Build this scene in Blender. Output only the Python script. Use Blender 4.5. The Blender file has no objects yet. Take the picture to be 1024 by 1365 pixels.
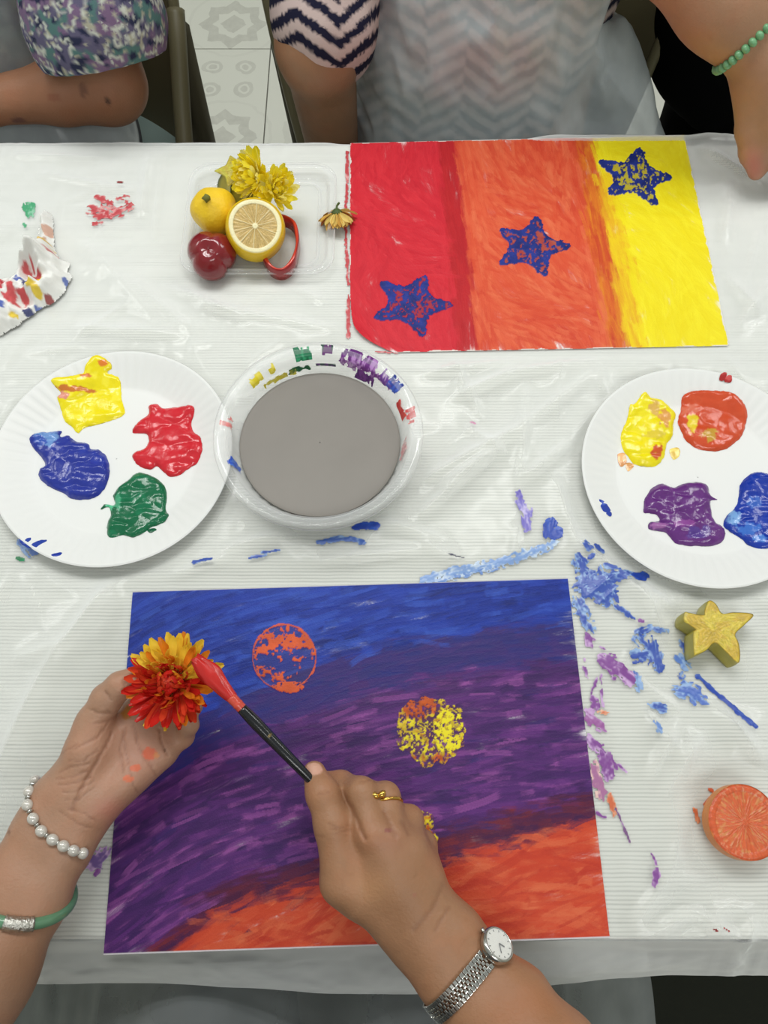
import bpy, math, random
import numpy as np
from mathutils import Vector, Matrix
random.seed(7)
R_ = np.random.RandomState(11)
SC = bpy.context.scene
COL = SC.collection

# ------------------------------------------------------------------ camera
T = 0.74                       # table top height
CAMZ = 1.48
PITCH = math.radians(68.0)     # below the horizon
FPX = 1050.0                   # focal length in photo pixels (1024 x 1365)
cam_d = bpy.data.cameras.new('camera'); cam = bpy.data.objects.new('camera', cam_d)
COL.objects.link(cam); SC.camera = cam
cam.location = (0, 0, CAMZ); cam.rotation_euler = (math.pi/2 - PITCH, 0, 0)
cam_d.sensor_fit = 'VERTICAL'; cam_d.sensor_height = 24.0; cam_d.lens = FPX/1365*24.0
cam_d.clip_start = 0.02; cam_d.clip_end = 60

# ------------------------------------------------------------------ light
SC.view_settings.view_transform = 'Standard'; SC.view_settings.look = 'None'
SC.view_settings.exposure = -0.16; SC.view_settings.gamma = 1.0
SC.view_settings.use_curve_mapping = False
w = bpy.data.worlds.new('room_light'); SC.world = w; w.use_nodes = True
w.node_tree.nodes['Background'].inputs[0].default_value = (0.93, 1.0, 0.95, 1)
w.node_tree.nodes['Background'].inputs[1].default_value = 0.44
def tube(x, y, power, lx=1.2, ly=0.10, z=2.65):
    l = bpy.data.lights.new('ceiling_tube_light', 'AREA'); l.shape = 'RECTANGLE'
    l.size = lx; l.size_y = ly; l.energy = power; l.color = (1.0, 1.0, 0.98)
    o = bpy.data.objects.new('ceiling_tube_light', l); COL.objects.link(o)
    o.location = (x, y, z); return o
for tx, ty, tp in ((-0.15, 0.95, 12.0), (-0.15, 1.25, 12.0), (-1.9, 1.15, 7), (-1.9, 1.45, 7),
                   (1.7, 1.15, 8), (1.7, 1.45, 8), (0.5, -1.0, 8), (0.5, -1.3, 8), (0.3, 3.2, 6)):
    tube(tx, ty, tp)

# ------------------------------------------------------------------ helpers
CP, SP = math.cos(PITCH), math.sin(PITCH)
def at(px, py, z=T):
    """point of the world at height z that the photo shows at this pixel"""
    a, b = (px - 512.0), -(py - 682.5)
    d = np.array([a, FPX*CP + b*SP, -FPX*SP + b*CP])
    t = (z - CAMZ)/d[2]
    return np.array([0, 0, CAMZ]) + d*t
def J(px, py, h): return at(px, py, T + h)
def atv(PX, PY, z):
    a = PX - 512.0; b = -(PY - 682.5)
    dy = FPX*CP + b*SP; dz = -FPX*SP + b*CP
    t = (z - CAMZ)/dz
    return a*t, dy*t
def proj(P):
    P = np.asarray(P, float); x = P[..., 0]; y = P[..., 1]; z = P[..., 2] - CAMZ
    dep = y*CP - z*SP; up = y*SP + z*CP
    return 512 + FPX*x/dep, 682.5 - FPX*up/dep
def lin(c):
    c = np.asarray(c, float)/255.0
    return np.where(c <= 0.04045, c/12.92, ((c + 0.055)/1.055)**2.4)
def L4(c): return tuple(float(v) for v in lin(c)) + (1.0,)

def _h(ix, iy, iz, s):
    n = (ix.astype(np.int64)*374761393 + iy.astype(np.int64)*668265263 + iz.astype(np.int64)*2147483647 + s*974634777) & 0xffffffff
    n = ((n ^ (n >> 13))*1274126177) & 0xffffffff
    n = n ^ (n >> 16)
    return (n & 0xffff)/65535.0
def vn(x, y, z=None, s=0):
    x = np.asarray(x, float); y = np.asarray(y, float)
    x, y = np.broadcast_arrays(x, y)
    ix = np.floor(x); iy = np.floor(y); fx = x - ix; fy = y - iy
    fx = fx*fx*(3 - 2*fx); fy = fy*fy*(3 - 2*fy)
    def lay(iz):
        a = _h(ix, iy, iz, s); b = _h(ix+1, iy, iz, s); c = _h(ix, iy+1, iz, s); d = _h(ix+1, iy+1, iz, s)
        return (a*(1-fx) + b*fx)*(1-fy) + (c*(1-fx) + d*fx)*fy
    if z is None: return lay(np.zeros_like(ix))
    z = np.asarray(z, float); iz = np.floor(z); fz = z - iz; fz = fz*fz*(3 - 2*fz)
    return lay(iz)*(1-fz) + lay(iz+1)*fz
def fbm(x, y, z=None, o=4, s=0):
    t = 0; a = 0.5; n = 0
    for i in range(o):
        k = 2.03**i
        t = t + a*vn(x*k, y*k, None if z is None else z*k, s + i); n += a; a *= 0.5
    return t/n
def sstep(a, b, x):
    t = np.clip((x - a)/(b - a), 0, 1); return t*t*(3 - 2*t)

# ---- materials
MATS = {}
def mat(name, rgb, rough=0.5, spec=0.5, metal=0.0, sss=0.0, bump=0.0, bscale=60.0, vcol=False, var=0.0, vscale=20.0,
        coat=0.0, trans=0.0):
    if name in MATS: return MATS[name]
    m = bpy.data.materials.new(name); m.use_nodes = True; nt = m.node_tree; p = nt.nodes['Principled BSDF']
    p.inputs['Base Color'].default_value = L4(rgb); p.inputs['Roughness'].default_value = rough
    p.inputs['Specular IOR Level'].default_value = spec; p.inputs['Metallic'].default_value = metal
    if coat: p.inputs['Coat Weight'].default_value = coat; p.inputs['Coat Roughness'].default_value = 0.08
    if sss:
        p.inputs['Subsurface Weight'].default_value = sss; p.inputs['Subsurface Radius'].default_value = (0.006, 0.0025, 0.0015)
        p.inputs['Subsurface Scale'].default_value = 1.0
    tc = nt.nodes.new('ShaderNodeTexCoord'); src = None
    if vcol:
        a = nt.nodes.new('ShaderNodeAttribute'); a.attribute_name = 'Col'; src = a.outputs['Color']
    if var:
        n = nt.nodes.new('ShaderNodeTexNoise'); n.inputs['Scale'].default_value = vscale; n.inputs['Detail'].default_value = 5
        nt.links.new(tc.outputs['Object'], n.inputs['Vector'])
        mr = nt.nodes.new('ShaderNodeMapRange'); mr.inputs[1].default_value = 0.25; mr.inputs[2].default_value = 0.75
        mr.inputs[3].default_value = 1 - var; mr.inputs[4].default_value = 1 + var*0.6
        nt.links.new(n.outputs['Fac'], mr.inputs[0])
        mx = nt.nodes.new('ShaderNodeVectorMath'); mx.operation = 'MULTIPLY'
        if src is not None: nt.links.new(src, mx.inputs[0])
        else: mx.inputs[0].default_value = L4(rgb)[:3]
        nt.links.new(mr.outputs[0], mx.inputs[1]); src = mx.outputs[0]
    if src is not None: nt.links.new(src, p.inputs['Base Color'])
    if bump:
        n = nt.nodes.new('ShaderNodeTexNoise'); n.inputs['Scale'].default_value = bscale; n.inputs['Detail'].default_value = 6
        nt.links.new(tc.outputs['Object'], n.inputs['Vector'])
        b = nt.nodes.new('ShaderNodeBump'); b.inputs['Strength'].default_value = bump; b.inputs['Distance'].default_value = 0.002
        nt.links.new(n.outputs['Fac'], b.inputs['Height']); nt.links.new(b.outputs[0], p.inputs['Normal'])
    MATS[name] = m; return m
def film_mat(name, rgb, alpha, rough, edge=0.4, nz=0.12, nscale=14.0, spec=0.5):
    """thin plastic: part of the light passes, part is scattered and mirrored"""
    m = bpy.data.materials.new(name); m.use_nodes = True; nt = m.node_tree; p = nt.nodes['Principled BSDF']; out = nt.nodes['Material Output']
    p.inputs['Base Color'].default_value = L4(rgb); p.inputs['Roughness'].default_value = rough
    p.inputs['Specular IOR Level'].default_value = spec
    tr = nt.nodes.new('ShaderNodeBsdfTransparent'); mx = nt.nodes.new('ShaderNodeMixShader')
    lw = nt.nodes.new('ShaderNodeLayerWeight'); lw.inputs['Blend'].default_value = 0.35
    n = nt.nodes.new('ShaderNodeTexNoise'); n.inputs['Scale'].default_value = nscale; n.inputs['Detail'].default_value = 4
    tc = nt.nodes.new('ShaderNodeTexCoord'); nt.links.new(tc.outputs['Object'], n.inputs['Vector'])
    a = nt.nodes.new('ShaderNodeMath'); a.operation = 'MULTIPLY_ADD'; a.inputs[1].default_value = edge; a.inputs[2].default_value = alpha - nz*0.5
    nt.links.new(lw.outputs['Facing'], a.inputs[0])
    b = nt.nodes.new('ShaderNodeMath'); b.operation = 'MULTIPLY_ADD'; b.inputs[1].default_value = nz; b.use_clamp = True
    nt.links.new(n.outputs['Fac'], b.inputs[0]); nt.links.new(a.outputs[0], b.inputs[2])
    nt.links.new(b.outputs[0], mx.inputs[0]); nt.links.new(tr.outputs[0], mx.inputs[1]); nt.links.new(p.outputs[0], mx.inputs[2])
    nt.links.new(mx.outputs[0], out.inputs['Surface']); MATS[name] = m; return m

# ---- objects
def link(name, me, m=None, parent=None, smooth=True):
    if m is not None: me.materials.append(m)
    if smooth and len(me.polygons):
        me.polygons.foreach_set('use_smooth', np.ones(len(me.polygons), bool))
    o = bpy.data.objects.new(name, me); COL.objects.link(o)
    if parent is not None: o.parent = parent
    return o
def mesh(V, F, col=None, name='m'):
    me = bpy.data.meshes.new(name)
    V = np.asarray(V, np.float32)
    if isinstance(F, np.ndarray) and F.ndim == 2:
        n, k = F.shape
        me.vertices.add(len(V)); me.vertices.foreach_set('co', V.ravel())
        me.loops.add(n*k); me.loops.foreach_set('vertex_index', F.ravel().astype(np.int32))
        me.polygons.add(n); me.polygons.foreach_set('loop_start', np.arange(0, n*k, k, dtype=np.int32))
        me.polygons.foreach_set('loop_total', np.full(n, k, np.int32))
        me.update(calc_edges=True); me.validate()
    else:
        me.from_pydata([tuple(map(float, v)) for v in V], [], [tuple(map(int, f)) for f in F]); me.update()
    if col is not None and len(me.vertices) == len(V): setcol(me, col)
    return me
def setcol(me, col):
    c = np.ones((len(me.vertices), 4), np.float32); c[:, :3] = col
    a = me.attributes.new('Col', 'FLOAT_COLOR', 'POINT'); a.data.foreach_set('color', c.ravel())
def tag(o, label, cat, group=None, kind=None):
    o['label'] = label; o['category'] = cat
    if group: o['group'] = group
    if kind: o['kind'] = kind
    return o
def empty(name, loc, label, cat, group=None):
    o = bpy.data.objects.new(name, None); COL.objects.link(o); o.location = tuple(map(float, loc)); o.empty_display_size = 0.02
    return tag(o, label, cat, group)
def child(o, root):
    """parent without moving: geometry is written in world space"""
    o.parent = root; o.matrix_parent_inverse = Matrix.Translation(-Vector(root.location)); return o
def gridfaces(nu, nv, close_u=False):
    i = np.arange(nu if close_u else nu-1); j = np.arange(nv-1); I, K = np.meshgrid(i, j, indexing='ij')
    I2 = (I+1) % nu
    return np.stack([I*nv+K, I2*nv+K, I2*nv+K+1, I*nv+K+1], -1).reshape(-1, 4)
def lathe(prof, n=64, rfun=None, center=(0, 0, 0)):
    """prof: list (r, z); rfun(angle array, k) scales the radius"""
    A = np.arange(n)/n*2*math.pi; prof = np.array(prof, float); k = len(prof)
    r = np.repeat(prof[None, :, 0], n, 0); z = np.repeat(prof[None, :, 1], n, 0)
    if rfun is not None: r, z = rfun(A[:, None], r, z)
    V = np.stack([r*np.cos(A)[:, None], r*np.sin(A)[:, None], z], -1).reshape(-1, 3) + np.array(center)
    return V, gridfaces(n, k, True)
def tubemesh(pts, rad, n=10, closed=False, cap=True):
    P = np.array(pts, float); m = len(P); rad = np.broadcast_to(np.asarray(rad, float), (m,))
    if closed: tan = np.roll(P, -1, 0) - np.roll(P, 1, 0)
    else: tan = np.gradient(P, axis=0)
    tan /= np.linalg.norm(tan, axis=1)[:, None] + 1e-12
    up = np.array([0, 0, 1.0]) if abs(tan[0, 2]) < 0.9 else np.array([1.0, 0, 0])
    V = []
    for i in range(m):
        s = np.cross(tan[i], up); s /= np.linalg.norm(s) + 1e-12; u = np.cross(s, tan[i]); up = u
        for j in range(n):
            a = 2*math.pi*j/n; V.append(P[i] + rad[i]*(math.cos(a)*s + math.sin(a)*u))
    F = []
    for i in range(m if closed else m-1):
        for j in range(n):
            i2 = (i+1) % m; F.append((i*n+j, i*n+(j+1) % n, i2*n+(j+1) % n, i2*n+j))
    if cap and not closed:
        F.append(tuple(range(n-1, -1, -1))); F.append(tuple(range((m-1)*n, m*n)))
    return V, F
def boxmesh(c, s, rot=None, bevel=0.0):
    import bmesh
    bm = bmesh.new(); bmesh.ops.create_cube(bm, size=1.0)
    for v in bm.verts: v.co = Vector((v.co.x*s[0], v.co.y*s[1], v.co.z*s[2]))
    if bevel: bmesh.ops.bevel(bm, geom=bm.edges[:], offset=bevel, segments=2, affect='EDGES', profile=0.7)
    if rot is not None: bm.transform(rot.to_4x4())
    bmesh.ops.translate(bm, verts=bm.verts, vec=Vector(tuple(map(float, c))))
    me = bpy.data.meshes.new('m'); bm.to_mesh(me); bm.free(); return me
def join(parts):
    V = []; F = []; n = 0
    for v, f in parts:
        V += [tuple(x) for x in v]; F += [tuple(i + n for i in q) for q in f]; n += len(v)
    return V, F
def smooth_curve(pts, n):
    P = np.array(pts, float); m = len(P); t = np.linspace(0, m-1, n); out = []
    for q in t:
        i = min(int(q), m-2); f = q - i
        p0 = P[max(i-1, 0)]; p1 = P[i]; p2 = P[i+1]; p3 = P[min(i+2, m-1)]
        out.append(0.5*((2*p1) + (-p0+p2)*f + (2*p0-5*p1+4*p2-p3)*f*f + (-p0+3*p1-3*p2+p3)*f**3))
    return np.array(out)
def closed_curve(pts, n):
    P = np.array(pts, float); m = len(P); out = []
    for q in np.arange(n)/n*m:
        i = int(q); f = q - i; p0, p1, p2, p3 = P[(i-1) % m], P[i % m], P[(i+1) % m], P[(i+2) % m]
        out.append(0.5*((2*p1) + (-p0+p2)*f + (2*p0-5*p1+4*p2-p3)*f*f + (-p0+3*p1-3*p2+p3)*f**3))
    return np.array(out)
def polysd(X, Y, poly):
    """signed distance, positive inside"""
    P = np.asarray(poly, float); d = np.full(X.shape, 1e9); ins = np.zeros(X.shape, bool)
    for i in range(len(P)):
        a = P[i]; b = P[(i+1) % len(P)]; e = b - a
        wx = X - a[0]; wy = Y - a[1]; t = np.clip((wx*e[0] + wy*e[1])/(e@e + 1e-18), 0, 1)
        d = np.minimum(d, (wx - e[0]*t)**2 + (wy - e[1]*t)**2)
        c = ((a[1] <= Y) & (b[1] > Y)) | ((b[1] <= Y) & (a[1] > Y))
        if abs(e[1]) > 1e-15: ins ^= c & (X < a[0] + (Y - a[1])/e[1]*e[0])
    d = np.sqrt(d); return np.where(ins, d, -d)

# ---- implicit surfaces for organic bodies
class Sdf:
    def __init__(s): s.groups = []
    def grp(s, prims, kin, kout): s.groups.append((prims, kin, kout)); return s
    def __call__(s, P):
        f = None
        for prims, kin, kout in s.groups:
            g = None
            for q in prims:
                d = prim(P, q); g = d if g is None else smin(g, d, kin)
            f = g if f is None else smin(f, g, kout)
        return f
    def grown(s, r):
        n = Sdf()
        for prims, a, b in s.groups: n.groups.append(([q[:-1] + ((q[-1] + r),) if False else (q, r) for q in prims], a, b))
        return n
def smin(a, b, k):
    h = np.maximum(k - np.abs(a - b), 0)/k
    return np.minimum(a, b) - h*h*k*0.25
def prim(P, q):
    if q[0] == 'c':                                   # tapered capsule
        a = np.asarray(q[1], np.float32); b = np.asarray(q[2], np.float32); ab = b - a
        w_ = P - a; t = np.clip((w_@ab)/(float(ab@ab) + 1e-12), 0, 1)
        d = w_ - t[:, None]*ab
        return np.sqrt(np.einsum('ij,ij->i', d, d)) - (q[3] + (q[4] - q[3])*t)
    c = np.asarray(q[1], np.float32); r = np.asarray(q[2], np.float32); d = P - c    # ellipsoid, optional frame
    if len(q) > 3: d = d@np.asarray(q[3], np.float32).T
    k = np.sqrt(np.sum((d/r)**2, 1)); k2 = np.sqrt(np.sum((d/(r*r))**2, 1)) + 1e-9
    return k*(k - 1)/k2
def cp(a, b, ra, rb): return ('c', a, b, ra, rb)
def el(c, r, fr=None): return ('e', c, r) if fr is None else ('e', c, r, fr)
def chain(pts, rads): return [cp(pts[i], pts[i+1], rads[i], rads[i+1]) for i in range(len(pts)-1)]
def sdf_mesh(fn, lo, hi, h, B=8):
    lo = np.array(lo, float); nb = np.ceil((np.array(hi) - lo)/h/B).astype(int)
    gx = [lo[i] + (np.arange(nb[i])*B + (B-1)/2)*h for i in range(3)]
    C = np.stack(np.meshgrid(*gx, indexing='ij'), -1).reshape(-1, 3).astype(np.float32)
    fc = fn(C); act = np.abs(fc) < B*h*0.87*1.5 + h
    Fd = np.where(fc > 0, 1.0, -1.0).astype(np.float32).reshape(nb)
    Fd = np.repeat(np.repeat(np.repeat(Fd, B, 0), B, 1), B, 2)
    off = np.stack(np.meshgrid(*[np.arange(B)]*3, indexing='ij'), -1).reshape(-1, 3)
    ids = np.argwhere(act.reshape(nb))
    for s in range(0, len(ids), 400):
        I = (ids[s:s+400, None, :]*B + off[None]).reshape(-1, 3)
        Fd[I[:, 0], I[:, 1], I[:, 2]] = fn((lo + I*h).astype(np.float32))
    # never open at the border of the box
    S = Fd < 0; n = np.array(S.shape) - 1
    def sl(o): return tuple(slice(o[i], o[i] + n[i]) for i in range(3))
    cs = [(i, j, k) for i in (0, 1) for j in (0, 1) for k in (0, 1)]
    cnt = sum(S[sl(o)].astype(np.int8) for o in cs); A = (cnt > 0) & (cnt < 8)
    ijk = np.argwhere(A); idx = np.full(A.shape, -1, np.int64); idx[A] = np.arange(len(ijk))
    acc = np.zeros((len(ijk), 3)); num = np.zeros(len(ijk))
    for a in cs:
        for ax in range(3):
            if a[ax]: continue
            b = list(a); b[ax] = 1
            fa = Fd[ijk[:, 0]+a[0], ijk[:, 1]+a[1], ijk[:, 2]+a[2]]; fb = Fd[ijk[:, 0]+b[0], ijk[:, 1]+b[1], ijk[:, 2]+b[2]]
            c = (fa < 0) != (fb < 0); t = np.where(c, fa/(fa - fb + 1e-20), 0); p = np.array(a)[None] + np.zeros((len(ijk), 3)); p[:, ax] += t
            acc[c] += p[c]; num[c] += 1
    V = lo + h*(ijk + acc/num[:, None]); Q = []
    for ax in range(3):
        u, v = (ax+1) % 3, (ax+2) % 3
        d = [0, 0, 0]; d[ax] = 1
        m0 = [slice(0, n[i]) for i in range(3)]; m1 = [slice(d[i], n[i]+d[i]) for i in range(3)]
        E = S[tuple(m0)] != S[tuple(m1)]; e = np.argwhere(E); e = e[(e[:, u] > 0) & (e[:, v] > 0)]
        du = np.zeros(3, int); du[u] = 1; dv = np.zeros(3, int); dv[v] = 1
        def g(q): return idx[q[:, 0], q[:, 1], q[:, 2]]
        q = np.stack([g(e-du-dv), g(e-dv), g(e), g(e-du)], 1)
        fl = S[e[:, 0], e[:, 1], e[:, 2]]; q = np.where(fl[:, None], q, q[:, ::-1])
        Q.append(q[(q >= 0).all(1)])
    return V, np.concatenate(Q)
def hit(fn, px, py, h0=0.30, off=0.0):
    """first surface point of an implicit body seen at a pixel"""
    p0 = J(px, py, h0); p1 = J(px, py, -0.1); d = (p1 - p0); Ld = np.linalg.norm(d); d /= Ld
    t = 0.0
    for _ in range(120):
        v = float(fn((p0 + d*t)[None].astype(np.float32))[0]) - off
        if v < 2e-4 or t > Ld: break
        t += max(v*0.7, 2e-4)
    p = p0 + d*t; e = 1e-3
    g = np.array([float(fn((p + np.eye(3)[i]*e)[None].astype(np.float32))[0] - fn((p - np.eye(3)[i]*e)[None].astype(np.float32))[0]) for i in range(3)])
    return p, g/(np.linalg.norm(g) + 1e-9)

# ================================================================== SETTING
def floor_material():
    m = bpy.data.materials.new('patterned_floor_tile'); m.use_nodes = True; nt = m.node_tree; p = nt.nodes['Principled BSDF']
    N = nt.nodes; Lk = nt.links
    def M(op, a, b=None, c=None):
        n = N.new('ShaderNodeMath'); n.operation = op
        for i, v in enumerate((a, b, c)):
            if v is None: continue
            if isinstance(v, (int, float)): n.inputs[i].default_value = v
            else: Lk.new(v, n.inputs[i])
        return n.outputs[0]
    g = N.new('ShaderNodeNewGeometry'); sp = N.new('ShaderNodeSeparateXYZ'); Lk.new(g.outputs['Position'], sp.inputs[0])
    wn = N.new('ShaderNodeTexNoise'); wn.inputs['Scale'].default_value = 26; Lk.new(g.outputs['Position'], wn.inputs['Vector'])
    jit = M('MULTIPLY', M('SUBTRACT', wn.outputs['Fac'], 0.5), 0.018)
    S0x, S0y = at(312, 35, 0)[0], at(312, 35, 0)[1]; per = 0.405
    def loc(ax, o): return M('SUBTRACT', M('WRAP', M('ADD', M('SUBTRACT', sp.outputs[ax], o), jit), per/2, -per/2), 0.0)
    x = loc(0, S0x); y = loc(1, S0y); ax = M('ABSOLUTE', x); ay = M('ABSOLUTE', y)
    di = M('MULTIPLY', M('ADD', ax, ay), 0.7071); sq = M('MAXIMUM', ax, ay)
    star = M('MINIMUM', di, sq)
    def lt(a, v): return M('LESS_THAN', a, v)
    ring = M('SUBTRACT', lt(star, 0.066), lt(star, 0.040)); dia = lt(di, 0.026)
    r1 = M('SQRT', M('ADD', M('MULTIPLY', x, x), M('MULTIPLY', y, y)))
    arcs = M('MULTIPLY', M('SUBTRACT', lt(r1, 0.125), lt(r1, 0.117)), 0.25)
    x2 = loc(0, S0x + per/2 - per/2); y2 = loc(1, S0y - per/2)
    cx = M('SUBTRACT', M('ABSOLUTE', x2), 0.043); cy = M('SUBTRACT', M('ABSOLUTE', y2), 0.040)
    r2 = M('SQRT', M('ADD', M('MULTIPLY', cx, cx), M('MULTIPLY', cy, cy)))
    curl = M('ADD', M('MULTIPLY', M('SUBTRACT', lt(r2, 0.026), lt(r2, 0.016)), 0.8), lt(r2, 0.010))
    x3 = loc(0, S0x + per/2); x3a = M('ABSOLUTE', x3); y3a = M('ABSOLUTE', y)
    sq3 = M('MAXIMUM', x3a, y3a); box = M('MULTIPLY', M('SUBTRACT', lt(sq3, 0.05), lt(sq3, 0.028)), 0.5)
    pat = M('ADD', M('ADD', M('ADD', ring, dia), arcs), M('ADD', curl, box))
    sm = N.new('ShaderNodeTexNoise'); sm.inputs['Scale'].default_value = 60; sm.inputs['Detail'].default_value = 4; Lk.new(g.outputs['Position'], sm.inputs['Vector'])
    pat = M('MULTIPLY', pat, M('ADD', 0.35, M('MULTIPLY', sm.outputs['Fac'], 0.9)))
    mx = N.new('ShaderNodeMix'); mx.data_type = 'RGBA'; mx.inputs[6].default_value = L4((203, 204, 194)); mx.inputs[7].default_value = L4((180, 180, 171))
    Lk.new(pat, mx.inputs[0]); mx.clamp_factor = True
    Lk.new(mx.outputs[2], p.inputs['Base Color']); p.inputs['Roughness'].default_value = 0.35
    return m
fm = floor_material()
TS = 0.60; gy = at(300, 68, 0)[1]; gx = -0.30
floor = tag(link('floor', boxmesh((0, 0.8, -0.012), (5.4, 6.0, 0.02)), mat('grout', (150, 150, 142), 0.9)), 'pale grey floor laid with large printed tiles', 'floor'); floor['kind'] = 'structure'; del floor['category']
tile_me = boxmesh((0, 0, 0), (TS-0.003, TS-0.003, 0.01), bevel=0.0012); tile_me.materials.append(fm)
for i in range(-3, 4):
    for j in range(-6, 4):
        o = bpy.data.objects.new('tile', tile_me); COL.objects.link(o); o.location = (gx + (i+0.5)*TS, gy + (j+0.5)*TS, 0.0015); o.parent = floor
wm = mat('painted_wall', (226, 226, 218), 0.8, 0.2)
for nm, c, d in (('wall_back', (0, 3.85, 1.39), (5.5, 0.1, 2.82)), ('wall_front', (0, -2.25, 1.39), (5.5, 0.1, 2.82)), ('wall_left', (-2.75, 0.8, 1.39), (0.1, 6.0, 2.82)), ('wall_right', (2.75, 0.8, 1.39), (0.1, 6.0, 2.82))):
    o = link(nm, boxmesh(c, d), wm, smooth=False); o['kind'] = 'structure'; o['label'] = 'plain off-white painted room wall'
mt_ = tag(link('floor_mat', boxmesh((0.05, -0.40, 0.0105), (2.4, 1.35, 0.008), bevel=0.003), mat('dark_mat', (44, 46, 40), 0.9, 0.1, bump=0.4, bscale=300)),
          'dark charcoal floor mat along the near side of the table', 'mat')

# ---- table
YF = at(512, 1253)[1]; YB = at(300, 196)[1] + 0.004
def table_mat():
    m = bpy.data.materials.new('ribbed_white_laminate'); m.use_nodes = True; nt = m.node_tree; p = nt.nodes['Principled BSDF']; N = nt.nodes; Lk = nt.links
    tc = N.new('ShaderNodeTexCoord')
    def noise(sc, vec, det=3):
        mp = N.new('ShaderNodeMapping'); mp.inputs['Scale'].default_value = vec; Lk.new(tc.outputs['Object'], mp.inputs['Vector'])
        n = N.new('ShaderNodeTexNoise'); n.inputs['Scale'].default_value = sc; n.inputs['Detail'].default_value = det; Lk.new(mp.outputs[0], n.inputs['Vector']); return n.outputs['Fac']
    a = noise(1.0, (5.0, 520.0, 1.0), 1); b = noise(1.0, (2.0, 60.0, 1.0), 4)
    wv = N.new('ShaderNodeTexWave'); wv.bands_direction = 'Y'; wv.inputs['Scale'].default_value = 92.0; wv.inputs['Distortion'].default_value = 1.6; wv.inputs['Detail'].default_value = 2.0; wv.inputs['Detail Scale'].default_value = 0.35
    Lk.new(tc.outputs['Object'], wv.inputs['Vector'])
    ma = N.new('ShaderNodeMath'); ma.operation = 'MULTIPLY_ADD'; ma.inputs[1].default_value = 0.45; Lk.new(wv.outputs['Fac'], ma.inputs[0])
    mb = N.new('ShaderNodeMath'); mb.operation = 'MULTIPLY'; mb.inputs[1].default_value = 0.55; Lk.new(a, mb.inputs[0]); Lk.new(mb.outputs[0], ma.inputs[2]); a = ma.outputs[0]
    r = N.new('ShaderNodeValToRGB'); r.color_ramp.elements[0].position = 0.20; r.color_ramp.elements[0].color = L4((194, 195, 189)); r.color_ramp.elements[1].position = 0.55; r.color_ramp.elements[1].color = L4((232, 233, 226))
    Lk.new(a, r.inputs[0])
    r2 = N.new('ShaderNodeValToRGB'); r2.color_ramp.elements[0].color = (0.93, 0.93, 0.92, 1); r2.color_ramp.elements[1].color = (1, 1, 1, 1); Lk.new(b, r2.inputs[0])
    v = N.new('ShaderNodeVectorMath'); v.operation = 'MULTIPLY'; Lk.new(r.outputs[0], v.inputs[0]); Lk.new(r2.outputs[0], v.inputs[1])
    Lk.new(v.outputs[0], p.inputs['Base Color']); p.inputs['Roughness'].default_value = 0.55
    bp = N.new('ShaderNodeBump'); bp.inputs['Strength'].default_value = 0.25; bp.inputs['Distance'].default_value = 0.0006; Lk.new(a, bp.inputs['Height']); Lk.new(bp.outputs[0], p.inputs['Normal'])
    return m
TC = (0.0, (YF+YB)/2)
table = empty('table', (0, TC[1], 0), 'long white table with a finely ribbed top under clear plastic sheeting', 'table')
child(link('tabletop', boxmesh((0, TC[1], T-0.014), (1.9, YB-YF, 0.028), bevel=0.004), table_mat()), table)
lm = mat('grey_steel', (150, 152, 150), 0.35, 0.5, 0.9)
for sx in (-0.85, 0.85):
    for y in (YF+0.08, YB-0.08):
        V, F = tubemesh([(sx, y, 0.006), (sx, y, T-0.028)], 0.016, 14); child(link('leg', mesh(V, F), lm), table)
V, F = tubemesh([(-0.85, TC[1], 0.2), (0.85, TC[1], 0.2)], 0.011, 10); child(link('stretcher', mesh(V, F), lm), table)

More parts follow.
